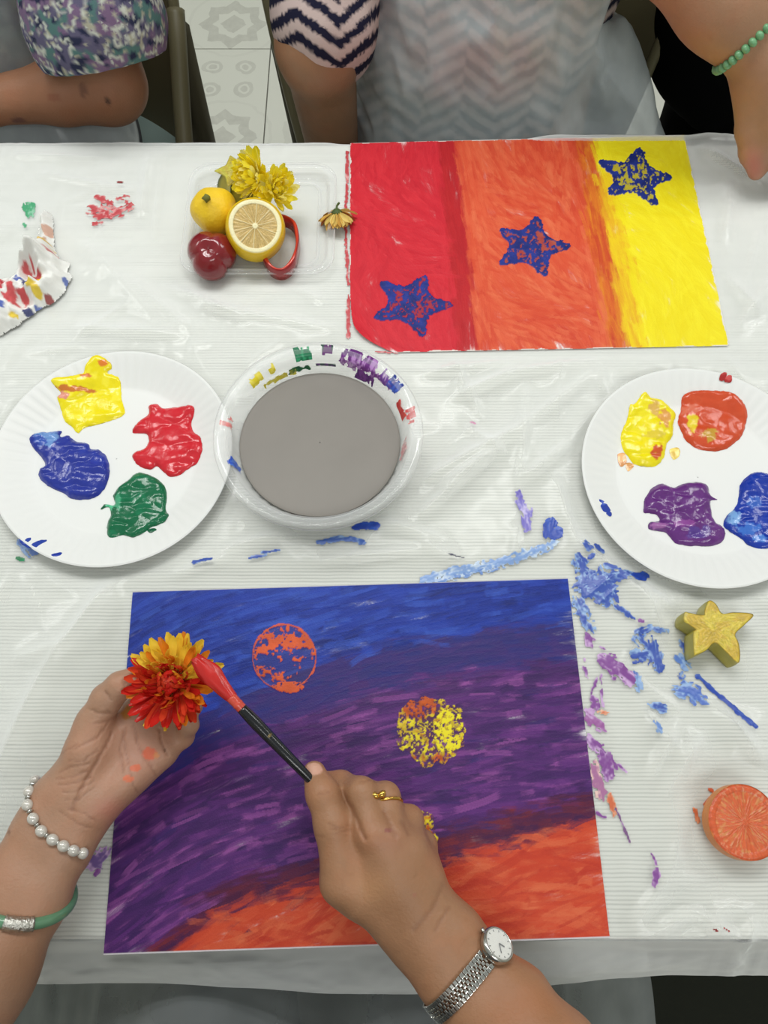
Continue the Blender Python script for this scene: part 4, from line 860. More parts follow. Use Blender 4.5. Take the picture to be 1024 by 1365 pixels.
def calyx(root, r, h, stem_pts, rad_):
    V, F = lathe([(0.0004, -h), (r*0.35, -h*0.95), (r*0.8, -h*0.45), (r, 0.0), (r*0.6, 0.0015), (0.0004, 0.002)], 16, lambda A, rr_, z: (rr_*(1+.08*np.sin(A*8)), z)); o = link('calyx', mesh(V, F), greenm); o.parent = root
    V, F = tubemesh(smooth_curve(stem_pts, 9), rad_, 9); o = link('stem', mesh(V, F), greenm); o.parent = root
rsf = np.random.RandomState(21)
ym = [petal_mesh(0.017, 0.0055, .18, .35, m) for m in yel] + [petal_mesh(0.015, 0.005, .25, .7, m) for m in yel]
def yellow_flower(px, py, h, label, rot, sc):
    c = J(px, py, h); root = empty('yellow_chrysanthemum', c, label, 'flower', 'yellow flowers in the tray')
    calyx(root, 0.006, 0.006, [(0, 0, -0.004), (0.001, 0, -0.010), (0.003, 0.001, -0.016)], 0.0019)
    petals(root, [(22, .0, .004, 0.000, 1.25*sc, .12), (22, .20, .0038, .001, 1.25*sc, .12), (20, .42, .0032, .0018, 1.18*sc, .12), (18, .66, .0026, .0022, 1.08*sc, .12), (15, .9, .0018, .0026, .95*sc, .12), (12, 1.2, .0008, .003, .8*sc, .1)], ym, rsf)
    root.rotation_euler = rot; return root
yellow_flower(341, 236, .052, 'yellow chrysanthemum tipped on its side above the star fruit chunk', (0.25, -0.9, 0.3), 1.32)
yellow_flower(368, 252, .046, 'yellow chrysanthemum leaning against the cut lemon above the pepper ring', (0.25, 0.7, -0.5), 1.1)
# wilted flower lying upside down
wm_ = [pmat('wilted_petal_%s' % n, c, .6, .28, .25) for n, c in (('cream', (236, 210, 120)), ('tan', (224, 178, 84)), ('brown', (168, 96, 52)))]
wmv = [petal_mesh(0.0145, 0.0052, .22, -.25, wm_[0]), petal_mesh(0.014, 0.005, .25, -.35, wm_[0]), petal_mesh(0.014, 0.0048, .3, -.3, wm_[1]), petal_mesh(0.0150, 0.0046, .3, -.4, wm_[2])]
wf = empty('wilted_chrysanthemum', J(449, 283, 0.016), 'wilted cream and brown chrysanthemum lying face down beside the red band', 'flower')
petals(wf, [(22, -.22, .004, 0, 1.38, .10), (22, -.38, .0036, -.001, 1.36, .10), (18, -.6, .003, -.002, 1.2, .1), (12, -.9, .0025, -.003, .95, .1)], wmv, rsf)
V, F = lathe([(0.0004, .0045), (0.0028, .0040), (0.0055, .0015), (0.0068, -.0006), (0.004, -.002), (0.0004, -.002)], 16, lambda A, r, z: (r*(1+.12*np.sin(A*7)), z)); o = link('calyx', mesh(V, F), greenm); o.parent = wf
V, F = tubemesh(smooth_curve([(0, 0, .003), (.002, .0045, .006), (.0055, .0095, .007)], 7), .0013, 8); o = link('stem', mesh(V, F), greenm); o.parent = wf
wf.rotation_euler = (-0.50, 0.05, 0.25)
# flower held in the hand, loaded with red paint
hm = {n: pmat('held_petal_' + n, c, r, v, .25) for n, c, r, v in (('yellow', (248, 214, 70), .45, .12), ('orange', (236, 144, 40), .35, .25), ('red', (214, 46, 38), .22, .2), ('scarlet', (226, 76, 46), .22, .25))}
hv = {k: [petal_mesh(0.0185, 0.0047, .28, .25, m), petal_mesh(0.0170, 0.0034, .4, .6, m), petal_mesh(0.0140, 0.0028, .45, 1.0, m)] for k, m in hm.items()}
HF = J(229, 909, 0.098); hf = empty('painted_chrysanthemum', HF, 'yellow chrysanthemum brushed with red paint, held between finger and thumb', 'flower')
def hpick(a, e, rs):
    up = math.cos(a - math.radians(78))                       # the far side is still yellow
    far = up > 0.35 and e < 0.75; v = rs.rand()
    k = ('yellow' if v < .8 else 'orange') if far and e < .5 else ('yellow' if v < .35 else 'orange' if v < .7 else 'scarlet') if far else ('orange' if v < .12 else 'yellow' if v < (.34 if e < .1 else .10) else 'scarlet' if v < .5 else 'red')
    return hv[k][0 if e < .35 else 1 if e < .8 else 2]
petals(hf, [(32, -.05, .011, -.004, 1.42, .12), (34, .12, .0108, -.002, 1.38, .16), (36, .32, .0105, 0, 1.22, .2), (38, .52, .0095, .001, 1.1, .22), (36, .72, .008, .002, 1.0, .25), (32, .95, .0065, .003, .9, .28), (24, 1.15, .005, .0035, .8, .3), (18, 1.3, .003, .004, .7, .3)], None, rsf, pick=hpick)
V, F = lathe([(0.0004, -.014), (.004, -.012), (.009, -.008), (.0125, -.004), (.008, -.001), (.0004, 0)], 18); o = link('calyx', mesh(V, F), greenm); o.parent = hf
V, F = tubemesh([(0, 0, -.010), (-.001, -.002, -.020), (-.003, -.005, -.030)], .0022, 8); o = link('stem', mesh(V, F), greenm); o.parent = hf
hf.rotation_euler = (0.06, -0.08, 0); hf.scale = (1.06, 1.06, 1.06)

# ================================================================== CRUMPLED TISSUE
def tissue(outline, hgt, seed, z0):
    o2 = closed_curve(np.array([at(x, y, T+0.012)[:2] for x, y in outline]), 120); mn = o2.min(0)-.004; mx_ = o2.max(0)+.004; cell = .0011
    nx, ny = int((mx_[0]-mn[0])/cell), int((mx_[1]-mn[1])/cell); X, Y = np.meshgrid(np.linspace(mn[0], mx_[0], nx), np.linspace(mn[1], mx_[1], ny), indexing='ij')
    d = polysd(X, Y, o2) + .004*(fbm(X*120, Y*120, o=2, s=seed)-.5)
    r = np.random.RandomState(seed); h = np.zeros(X.shape)
    for k in range(46):                                            # hard folds: many tilted planes
        a = r.uniform(0, 2*math.pi); q = o2[r.randint(len(o2))]*.45 + o2.mean(0)*.55; s_ = ((X-q[0])*math.cos(a) + (Y-q[1])*math.sin(a)); h += np.abs(s_)*r.uniform(-.45, .5)*np.exp(-((X-q[0])**2 + (Y-q[1])**2)/.018**2)
    rg = np.abs(fbm(X*55, Y*55, o=3, s=seed+4)-.5)*2; dd = np.clip(d, 0, 1)
    z = hgt*(1-np.exp(-dd/.009))*(.75 + .9*(.5-rg)) + h*2.6*(1-np.exp(-dd/.006)); z = np.maximum(z, .0006) + .0005
    PXg, PYg = proj(np.stack([X, Y, np.full(X.shape, T+.015)], -1)); C = np.ones(X.shape+(3,))*lin((238, 238, 234))
    for (sx, sy, rx, ry, cc) in [(22, 396, 14, 11, (206, 60, 66)), (5, 390, 7, 9, (200, 50, 60)), (48, 372, 10, 8, (180, 44, 54)), (40, 360, 9, 5, (205, 80, 84)), (52, 390, 8, 7, (232, 200, 40)), (18, 418, 5, 4, (232, 200, 40)), (24, 375, 7, 5, (70, 90, 170)), (4, 412, 7, 6, (60, 90, 180)), (37, 380, 6, 6, (60, 60, 120)), (35, 410, 7, 4, (40, 50, 110)), (48, 405, 6, 4, (90, 110, 180)), (62, 396, 5, 6, (150, 60, 60)), (60, 327, 7, 9, (222, 184, 90)), (62, 305, 5, 12, (214, 170, 150)), (33, 341, 8, 5, (70, 150, 110)), (62, 337, 12, 3, (206, 120, 120)), (84, 372, 3, 5, (90, 110, 180)), (58, 378, 4, 4, (236, 205, 50))]:
        q = ((PXg-sx)/rx)**2 + ((PYg-sy)/ry)**2 + 3.6*(fbm(X*150, Y*150, o=3, s=seed+9)-.5); mk = sstep(1.1, .6, q)[..., None]; C = C*(1-mk*.92) + lin(cc)*mk*.92
    f = gridfaces(nx, ny); ok = (d > -.001).ravel(); f = f[ok[f].all(1)]; us = np.unique(f); mp = np.full(X.size, -1); mp[us] = np.arange(len(us))
    return np.stack([X, Y, z0 + z], -1).reshape(-1, 3)[us], mp[f], C.reshape(-1, 3)[us]
V, F, C = tissue([(57, 276), (66, 282), (66, 300), (70, 325), (74, 338), (88, 346), (86, 356), (91, 362), (84, 378), (74, 392), (58, 402), (42, 412), (30, 420), (14, 432), (-14, 442), (-30, 420), (-28, 395), (-10, 378), (8, 372), (20, 364), (24, 350), (40, 335), (48, 318), (50, 295)], .027, 77, T+.003)
tag(link('crumpled_tissue', mesh(V, F, C), mat('tissue_paper', (236, 236, 232), 0.8, 0.15, vcol=True, bump=.25, bscale=300)), 'crumpled white tissue blotted with red, yellow and blue paint', 'tissue')

# ================================================================== PEOPLE
skin = mat('skin', (180, 138, 110), 0.48, 0.4, sss=0.12, bump=0.22, bscale=420, vcol=True)
cloth_v = mat('printed_cloth', (128, 128, 128), 0.85, 0.15, bump=0.25, bscale=700, vcol=True)
def vnormals(V, F):
    a = V[F[:, 2]] - V[F[:, 0]]; b = V[F[:, 3]] - V[F[:, 1]]; n = np.cross(a, b); N_ = np.zeros_like(V)
    for k in range(4): np.add.at(N_, F[:, k], n)
    return N_/(np.linalg.norm(N_, axis=1)[:, None] + 1e-12)
def polyd(PX, PY, pts):
    d = np.full(PX.shape, 1e9)
    for i in range(len(pts)-1):
        a = np.array(pts[i], float); b = np.array(pts[i+1], float); e = b-a; t = np.clip(((PX-a[0])*e[0] + (PY-a[1])*e[1])/(e@e), 0, 1); d = np.minimum(d, np.hypot(PX-a[0]-e[0]*t, PY-a[1]-e[1]*t))
    return d
def skin_color(V, N_, base, seed, creases=(), spots=(), pink=()):
    """pigment, freckles, grooved creases with their shade painted in, spots of paint"""
    PX, PY = proj(V); view = V - np.array([0, 0, CAMZ]); view /= np.linalg.norm(view, axis=1)[:, None]; face = sstep(0.0, 0.3, -(view*N_).sum(1))
    n1 = fbm(V[:, 0]*45, V[:, 1]*45, V[:, 2]*45, o=3, s=seed); n2 = fbm(V[:, 0]*170, V[:, 1]*170, V[:, 2]*170, o=3, s=seed+3); n3 = vn(V[:, 0]*130, V[:, 1]*130, V[:, 2]*130, s=seed+6)
    C = lin(base)[None]*(0.86 + 0.16*n1 + 0.14*n2)[:, None]; red = sstep(.45, .7, n1)[:, None]*.35; C = C*(1-red) + C*np.array([1.06, .88, .82])*red
    fr = sstep(.86, .97, n3)[:, None]*.25; C = C*(1-fr) + C*np.array([.7, .6, .52])*fr
    for (x, y, rx, ry, cc, k) in pink:
        m = (np.exp(-(((PX-x)/rx)**2 + ((PY-y)/ry)**2))*k*face)[:, None]; C = C*(1-m) + lin(cc)*m
    V2 = V.copy()
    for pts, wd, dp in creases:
        d = polyd(PX + 2.5*(vn(PX/6, PY/6, s=77)-.5), PY + 2.5*(vn(PX/6, PY/6, s=78)-.5), pts); m = np.exp(-(d/wd)**2)*face; V2 += view*(m*dp)[:, None]; C = C*(1-.20*m[:, None]*np.array([.8, 1.0, 1.05]))  # groove the crease and paint its occlusion shade into the skin colour
    for (x, y, rx, ry, cc) in spots:
        q = ((PX-x)/rx)**2 + ((PY-y)/ry)**2 + 3.0*(n2-.5); m = (sstep(1.2, .6, q)*face)[:, None]*.9; C = C*(1-m) + lin(cc)*m
    return V2, np.clip(C, 0, 1)
def bbox(sd, pad=.03):
    lo = np.full(3, 1e9); hi = -lo
    for prims, _, _ in sd.groups:
        for q in prims:
            if q[0] == 'c':
                r = max(q[3], q[4]); pts = np.array([q[1], q[2]])
            else: r = max(q[2]); pts = np.array([q[1]])
            lo = np.minimum(lo, pts.min(0)-r); hi = np.maximum(hi, pts.max(0)+r)
    return lo-pad, hi+pad

# ---------- near person: left forearm and palm-up hand
def JJ(l): return [J(*q) for q in l]
SL = Sdf()
fa = JJ([(92, 1078, .062), (72, 1118, .060), (34, 1190, .060), (-26, 1290, .062)]); elbL = np.array([-.36, -.235, .815])
axw = np.array([.84, -.54*1.0, 0]); axw = J(100, 1090, .06) - J(80, 1077, .06); axw /= np.linalg.norm(axw)
o1 = axw*.0115
SL.grp([cp(fa[0]+o1, fa[1]+o1, .0190, .0195), cp(fa[0]-o1*1.1, fa[1]-o1*1.1, .0215, .0215), cp(fa[1]+o1, fa[2]+axw*.009, .0185, .0235), cp(fa[1]-o1, fa[2]-axw*.012, .0195, .0255), cp(fa[2]+axw*.009, fa[3]+axw*.008, .0235, .032), cp(fa[2]-axw*.012, fa[3]-axw*.010, .0255, .034), cp(fa[3], elbL, .040, .043)], .014, .01)
mcL = JJ([(180, 950, .060), (196, 968, .058), (208, 986, .056), (216, 1004, .055)]); cbL = JJ([(98, 1052, .060), (104, 1064, .058), (112, 1076, .057), (120, 1086, .058)])
SL.grp([cp(cbL[i], mcL[i], .0150, .0125) for i in range(4)] + [cp(J(104, 1072, .055), J(160, 1010, .052), .018, .012)], .012, .016)
SL.grp([cp(J(124, 1074, .068), J(176, 1036, .066), .0125, .0095)], .01, .012)                       # little-finger side pad
SL.grp([cp(J(100, 1046, .070), J(116, 1000, .076), .0165, .0155), cp(J(116, 1000, .076), J(124, 962, .080), .0155, .0125), cp(J(104, 1030, .062), J(130, 990, .062), .017, .014)], .012, .012)   # ball of the thumb
SL.grp(chain(JJ([(122, 968, .080), (142, 932, .088), (160, 914, .094), (176, 904, .096)]), [.0128, .0118, .0105, .0085]), .006, .007)
for m_, pts, rd in ((0, [(222, 905, .060), (238, 900, .073), (226, 916, .082)], (.0105, .0092, .0082, .0070)), (1, [(240, 925, .056), (250, 915, .070), (236, 924, .080)], (.0108, .0095, .0085, .0072)),
                    (2, [(246, 955, .052), (256, 940, .066), (240, 938, .076)], (.0105, .0092, .0082, .0070)), (3, [(244, 982, .054), (252, 966, .066), (240, 955, .074)], (.0098, .0085, .0075, .0064))):
    SL.grp(chain([mcL[m_]] + JJ(pts), rd), .005, .005)
lo, hi = bbox(SL, .01); VL, FL = sdf_mesh(SL, lo, hi, .0014)
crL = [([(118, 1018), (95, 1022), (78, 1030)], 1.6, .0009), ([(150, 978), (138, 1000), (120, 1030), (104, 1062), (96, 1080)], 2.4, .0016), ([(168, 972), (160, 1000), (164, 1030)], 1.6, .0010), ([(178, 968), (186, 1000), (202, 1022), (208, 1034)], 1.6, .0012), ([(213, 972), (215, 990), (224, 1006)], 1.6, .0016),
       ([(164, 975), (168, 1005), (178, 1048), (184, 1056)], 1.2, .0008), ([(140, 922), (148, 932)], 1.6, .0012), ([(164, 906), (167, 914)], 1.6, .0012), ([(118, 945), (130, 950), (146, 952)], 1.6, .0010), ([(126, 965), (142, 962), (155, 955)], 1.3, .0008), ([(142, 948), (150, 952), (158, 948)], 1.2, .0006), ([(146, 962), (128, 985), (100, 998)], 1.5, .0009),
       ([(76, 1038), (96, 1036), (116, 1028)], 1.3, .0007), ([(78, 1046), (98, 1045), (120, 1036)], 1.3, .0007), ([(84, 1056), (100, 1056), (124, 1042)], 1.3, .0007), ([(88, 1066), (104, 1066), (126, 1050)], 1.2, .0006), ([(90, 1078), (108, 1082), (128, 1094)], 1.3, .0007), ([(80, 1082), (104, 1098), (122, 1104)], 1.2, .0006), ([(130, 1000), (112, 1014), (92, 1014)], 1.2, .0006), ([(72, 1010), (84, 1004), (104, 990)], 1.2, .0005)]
N_ = vnormals(VL, FL)
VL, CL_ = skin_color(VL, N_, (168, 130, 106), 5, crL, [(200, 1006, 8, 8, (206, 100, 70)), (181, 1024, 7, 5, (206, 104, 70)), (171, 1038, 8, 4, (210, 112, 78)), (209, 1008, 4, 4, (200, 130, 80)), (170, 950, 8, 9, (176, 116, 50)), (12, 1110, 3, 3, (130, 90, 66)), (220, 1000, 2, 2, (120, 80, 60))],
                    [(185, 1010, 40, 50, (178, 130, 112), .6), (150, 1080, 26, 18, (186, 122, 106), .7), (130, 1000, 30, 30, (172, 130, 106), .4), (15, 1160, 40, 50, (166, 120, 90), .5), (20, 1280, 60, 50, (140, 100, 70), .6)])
# ---------- near person: right forearm and hand gripping the brush
SR = Sdf()
fb = JJ([(592, 1262, .058), (616, 1296, .058), (668, 1348, .060), (735, 1425, .066)]); elbR = np.array([.215, -.29, .82])
axr = J(650, 1250, .06) - J(560, 1305, .06); axr /= np.linalg.norm(axr); o1 = axr*.0125
SR.grp([cp(fb[0]+o1, fb[1]+o1, .0205, .0195), cp(fb[0]-o1, fb[1]-o1, .0205, .0195), cp(fb[1]+o1, fb[2]+axr*.012, .0195, .0255), cp(fb[1]-o1, fb[2]-axr*.012, .0195, .0255), cp(fb[2]+axr*.012, fb[3], .0255, .036), cp(fb[2]-axr*.012, fb[3], .0255, .036), cp(fb[3], elbR, .038, .043)], .014, .01)
mcR = JJ([(497, 1112, .086), (523, 1116, .082), (546, 1136, .072), (562, 1160, .060)]); cbR = JJ([(552, 1228, .066), (566, 1230, .064), (580, 1234, .060), (590, 1240, .055)])
SR.grp([cp(cbR[i], mcR[i], .0180, (.0128, .0125, .0122, .0118)[i]) for i in range(4)] + [cp(J(540, 1225, .05), J(510, 1150, .055), .020, .015), cp(J(585, 1255, .056), J(556, 1215, .056), .022, .020)], .014, .02)
SR.grp([cp(J(545, 1240, .055), J(478, 1190, .064), .0195, .0165), cp(J(478, 1190, .064), J(455, 1178, .070), .0160, .0150), cp(J(500, 1170, .066), J(470, 1150, .070), .018, .014)], .012, .016)
SR.grp(chain(JJ([(456, 1174, .072), (444, 1100, .080), (430, 1058, .082), (419, 1030, .079)]), [.0152, .0138, .0122, .0092]), .007, .009)
for m_, pts, rd in ((0, [(482, 1056, .082), (455, 1044, .062), (430, 1040, .055)], (.0128, .0110, .0092, .0075)), (1, [(514, 1062, .074), (486, 1054, .050), (455, 1050, .042)], (.0125, .0108, .0092, .0076)),
                    (2, [(546, 1092, .060), (518, 1086, .036), (488, 1086, .026)], (.0122, .0102, .0088, .0074)), (3, [(566, 1126, .047), (545, 1122, .026), (522, 1122, .016)], (.0115, .0092, .0078, .0066))):
    SR.grp(chain([mcR[m_]] + JJ(pts), rd), .006, .006 if m_ < 2 else .014)
lo, hi = bbox(SR, .01); VR, FR = sdf_mesh(SR, lo, hi, .0014)
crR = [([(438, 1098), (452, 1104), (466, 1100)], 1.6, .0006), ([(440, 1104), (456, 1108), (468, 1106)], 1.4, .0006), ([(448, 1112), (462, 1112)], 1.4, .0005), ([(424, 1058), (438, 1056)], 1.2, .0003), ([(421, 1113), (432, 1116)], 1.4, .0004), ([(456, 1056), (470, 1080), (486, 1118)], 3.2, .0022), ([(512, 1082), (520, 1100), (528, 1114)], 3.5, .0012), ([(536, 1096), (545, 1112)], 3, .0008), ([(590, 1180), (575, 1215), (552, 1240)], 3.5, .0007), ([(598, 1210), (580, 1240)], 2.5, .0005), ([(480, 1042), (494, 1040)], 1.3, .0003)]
N_ = vnormals(VR, FR)
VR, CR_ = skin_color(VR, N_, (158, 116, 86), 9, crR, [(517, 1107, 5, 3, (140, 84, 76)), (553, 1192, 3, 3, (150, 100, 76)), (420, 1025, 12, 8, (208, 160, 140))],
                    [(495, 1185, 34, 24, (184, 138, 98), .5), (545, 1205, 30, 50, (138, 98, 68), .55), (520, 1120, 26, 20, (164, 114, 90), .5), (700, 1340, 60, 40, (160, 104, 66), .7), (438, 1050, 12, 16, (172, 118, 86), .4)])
def body_sdf(cx, cy, seat, sh, lean, legs=True, head=True, wide=1.0):
    """seated trunk facing the table: sh = shoulder points (left, right) ; returns Sdf"""
    b = Sdf(); zs_ = (sh[0][2]+sh[1][2])/2; py = cy + lean
    b.grp([el((cx, py, seat+.12), (.175*wide, .125, .14)), el((cx, (py*2+cy)/3, seat+.30), (.165*wide, .125, .17)), el((cx, cy, seat+.45), (.175*wide, .12, .15)), cp(sh[0], sh[1], .062, .062), cp((cx, cy, zs_), (cx, cy, zs_+.10), .062, .052)], .10, .05)
    if head:
        f = 1 if lean < 0 else -1; hc = np.array([cx, cy, zs_+.205]) + np.array([0, .035*f, 0])
        b.grp([el(hc + (0, 0, .025), (.073, .092, .098)), el(hc + (0, .02*f, -.045), (.055, .066, .062)), cp(hc + (0, .09*f, .0), hc + (0, .104*f, -.022), .009, .013), el(hc + (.074, -.005*f, -.005), (.010, .018, .030)), el(hc + (-.074, -.005*f, -.005), (.010, .018, .030)), cp(hc + (-.018, .079*f, -.054), hc + (.018, .079*f, -.054), .007, .007)], .014, .05)
        b.hc = hc; b.f = f
    return b
def finish_person(name, pieces, label, cat='person', root=None):
    V = []; F = []; C = []; n = 0
    for v, f, c in pieces: V.append(v); F.append(f+n); C.append(c); n += len(v)
    o = link(name, mesh(np.concatenate(V), np.concatenate(F), np.concatenate(C)), skin); return tag(o, label, cat)
def shell(fn, lo, hi, h, cut=None):
    V, F = sdf_mesh(fn, lo, hi, h)
    if cut is not None:
        k = ~cut(V); F = F[k[F].all(1)]; us = np.unique(F); mp = np.full(len(V), -1); mp[us] = np.arange(len(us)); V, F = V[us], mp[F]
    return V, F
def grow(fn, r, amp=.004, fr=30, seed=0): return lambda P: fn(P) - r - amp*(fbm(P[:, 0]*fr, P[:, 1]*fr, P[:, 2]*fr*.6, o=2, s=seed)-.5)*2
def hair_for(b, person, rgb, seed):
    hc, f = b.hc, b.f; s_ = Sdf().grp([el(hc + np.array((0, -.012*f, .038)), (.088, .104, .100)), el(hc + np.array((0, -.045*f, -.02)), (.082, .066, .075))], .03, .03)
    fn = lambda P: np.maximum(s_(P) - .006*(fbm(P[:, 0]*60, P[:, 1]*60, P[:, 2]*25, o=2, s=seed)-.5), -( Sdf().grp([el(hc + np.array((0, .085*f, -.03)), (.070, .075, .085))], .01, .01)(P)))
    lo, hi = bbox(s_, .02); V, F = sdf_mesh(fn, lo, hi, .005); o = link('hair', mesh(V, F), mat('hair_%d' % seed, rgb, .55, .3, bump=.5, bscale=300)); o.parent = person
    for sx in (-1, 1):
        V, F = lathe([(.0003, -.011), (.008, -.0075), (.011, 0), (.008, .0075), (.0003, .011)], 12); o = link('eye', mesh(V + hc + np.array((sx*.031, .083*f, .012)), F), mat('eye_dark', (60, 50, 46), .2)); o.parent = person
nb_sh = (np.array([-.245, -.43, 1.02]), np.array([.145, -.43, 1.02]))
NB = body_sdf(-.05, -.44, .46, nb_sh, -.04)
NB.grp([cp(nb_sh[0], elbL, .052, .043), cp(elbL, fa[3], .043, .035)], .02, .03); NB.grp([cp(nb_sh[1], elbR, .052, .043), cp(elbR, fb[3], .043, .034)], .02, .03)
NB.grp([cp((-.05+s_*.09, -.46, .53), (-.05+s_*.13, -.03, .55), .085, .062) for s_ in (-1, 1)] + [cp((-.05+s_*.13, -.03, .55), (-.05+s_*.13, .0, .10), .058, .040) for s_ in (-1, 1)] + [cp((-.05+s_*.13, -.01, .065), (-.05+s_*.14, .13, .045), .036, .028) for s_ in (-1, 1)], .03, .04)
lo, hi = bbox(NB, .02); Vb, Fb = sdf_mesh(NB, lo, hi, .0075); Nb = vnormals(Vb, Fb); Vb, Cb = skin_color(Vb, Nb, (158, 116, 86), 13)
near = finish_person('person', [(VL, FL, CL_), (VR, FR, CR_), (Vb, Fb, Cb)], 'person leaning over the near edge, brushing red paint onto a held flower')
hair_for(NB, near, (150, 148, 146), 3)
ft = Sdf().grp([q for g in NB.groups[:1] for q in g[0]][:4] + [cp(nb_sh[0], nb_sh[0]*.6+elbL*.4, .054, .052), cp(nb_sh[1], nb_sh[1]*.6+elbR*.4, .054, .052)], .08, .05)
lo, hi = bbox(ft, .03); V, F = sdf_mesh(grow(ft, .010, .003, 25, 4), lo, hi, .008); o = link('blouse', mesh(V, F), mat('grey_blouse', (96, 98, 100), .85, .1, bump=.2)); o.parent = near
tr = Sdf().grp([cp((-.05+s_*.09, -.46, .53), (-.05+s_*.13, -.03, .55), .085, .062) for s_ in (-1, 1)] + [cp((-.05+s_*.13, -.03, .55), (-.05+s_*.13, .0, .14), .058, .046) for s_ in (-1, 1)] + [el((-.05, -.48, .56), (.18, .14, .13))], .03, .03)
lo, hi = bbox(tr, .03); V, F = sdf_mesh(grow(tr, .012, .004, 22, 6), lo, hi, .008); o = link('trousers', mesh(V, F), mat('charcoal_trousers', (52, 54, 54), .9, .1, bump=.2)); o.parent = near
sh_ = [link('shoe', (lambda vf: mesh(*vf))(sdf_mesh(Sdf().grp([cp((-.05+s_*.13, -.02, .050), (-.05+s_*.145, .15, .046), .044, .036)], .01, .01), (-.3, -.1, -.01), (.25, .23, .12), .006)), mat('black_shoe', (30, 30, 30), .5)) for s_ in (-1, 1)]
for o in sh_: o.parent = near
apron_m = film_mat('apron_plastic', (205, 212, 214), 0.26, 0.30, edge=0.35, nz=0.25, nscale=22)
gx_, gy_ = np.meshgrid(np.linspace(-.40, .285, 150), np.linspace(-.33, -.02, 70), indexing='ij')
lapz = .605 + .075*np.exp(-((np.abs(gx_+.05)-.11)/.085)**2)*1.0 - .16*np.clip(np.abs(gx_+.05)-.22, 0, 1)/.12*.6 + .012*(fbm(gx_*14, gy_*9, o=3, s=44)-.5)*2 + .006*np.abs(vn(gx_*30+2*vn(gx_*8, gy_*8, s=3), gy_*11, s=46)-.5) - .02*sstep(-.12, -.02, gy_)
o = link('apron', mesh(np.stack([gx_, gy_, np.maximum(lapz, .50)], -1).reshape(-1, 3), gridfaces(150, 70)), apron_m); o.parent = near

# ---------- things worn and held by the near person
# brush
b0, b1, b2, b3 = J(262, 880, .1215), J(322, 944, .108), J(409, 1034, .0885), J(500, 1128, .050)
brush = empty('paintbrush', b1, 'black handled paintbrush with bristles loaded with red paint', 'paintbrush')
bd = (b1-b0)/np.linalg.norm(b1-b0); sd_ = np.cross(bd, [0, 0, 1]); sd_ /= np.linalg.norm(sd_); up_ = np.cross(sd_, bd)
V = []; C = []; nA = 22; nl = 26
for i in range(nl):
    t = i/(nl-1); p = b0 + (b1-b0)*0.80*t; wd = .0070*(0.42 + .75*math.sin(min(1, t*2.0+.16)*math.pi/2) - 1.0*max(0, t-.42)); th = .0034*(.45 + .55*min(1, t*2.5))
    for k in range(nA):
        a = 2*math.pi*k/nA; r = 1 + .10*math.sin(k*5.3) + .06*math.sin(k*2.1+t*9)
        V.append(p + sd_*math.cos(a)*wd*r + up_*math.sin(a)*th*r + bd*(.0035*math.sin(k*1.7)*(1-t)**3)); g = .8 + .3*float(vn(k*.7, t*6, s=2)); C.append(lin((196, 40, 36))*g)
F = [(i*nA+k, i*nA+(k+1) % nA, (i+1)*nA+(k+1) % nA, (i+1)*nA+k) for i in range(nl-1) for k in range(nA)] + [tuple(range(nA-1, -1, -1)), tuple(range((nl-1)*nA, nl*nA))]
child(link('bristles', mesh(V, F, np.array(C)), mat('red_loaded_bristles', (200, 50, 44), .22, .5, vcol=True)), brush)
V, F = tubemesh([b0 + (b1-b0)*t for t in (.76, .80, .83, .90, .92, .94, 1.0, 1.03)], [.0040, .0043, .0043, .0041, .0045, .0041, .0042, .0040], 16); child(link('ferrule', mesh(V, F), mat('painted_ferrule', (206, 78, 62), .25, .5, var=.25, vscale=200)), brush)
hd = smooth_curve([b1, b1*.6+b2*.4, b2, b3], 24); V, F = tubemesh(hd, np.interp(np.linspace(0, 1, 24), [0, .2, .5, 1], [.0042, .0050, .0043, .0028]), 14); child(link('handle', mesh(V, F), mat('black_lacquer', (22, 24, 28), .18, .6, var=.3, vscale=90)), brush)
q0 = hd[7]*.5 + hd[8]*.5 + np.array([.0008, 0, .0022]); q1 = hd[8]*.6 + hd[9]*.4 + np.array([.0008, 0, .0022]); V, F = tubemesh([q0, q0*.6+q1*.4, q1], [.0018, .0030, .0016], 10); child(link('gilt_mark', mesh(V, F), mat('worn_gilt', (120, 104, 70), .4, .5, .4, var=.5, vscale=300)), brush)
# pearl bracelet
pearl = mat('pearl', (206, 202, 194), .2, .6, coat=.5, metal=.15, var=.10, vscale=120); silver = mat('silver', (205, 204, 200), .18, .5, 1.0)
bpx = [(45, 1040), (38.5, 1055), (36.5, 1073), (44, 1091.5), (55, 1108), (70, 1119.5), (84.5, 1128), (98, 1134), (110.5, 1137.5)]
P3 = [hit(SL, x, y, .2, .0015)[0] for x, y in bpx]; P3 = [p if p[2] > T+.03 else J(bpx[i][0]+2, bpx[i][1], .056) for i, p in enumerate(P3)]
root = empty('pearl_bracelet', P3[4], 'pearl bead bracelet with silver spacers around the palm-up wrist', 'bracelet')
def ellip(c, r, ax, n=14, m=10):
    ax = Vector(tuple(map(float, ax))).normalized(); q = ax.to_track_quat('Z', 'Y').to_matrix(); V = []
    for i in range(m+1):
        t = math.pi*i/m
        for j in range(n): a = 2*math.pi*j/n; v = q @ Vector((r[0]*math.sin(t)*math.cos(a), r[0]*math.sin(t)*math.sin(a), r[1]*math.cos(t))); V.append((c[0]+v.x, c[1]+v.y, c[2]+v.z))
    return V, [(i*n+j, (i+1)*n+j, (i+1)*n+(j+1) % n, i*n+(j+1) % n) for i in range(m) for j in range(n)]
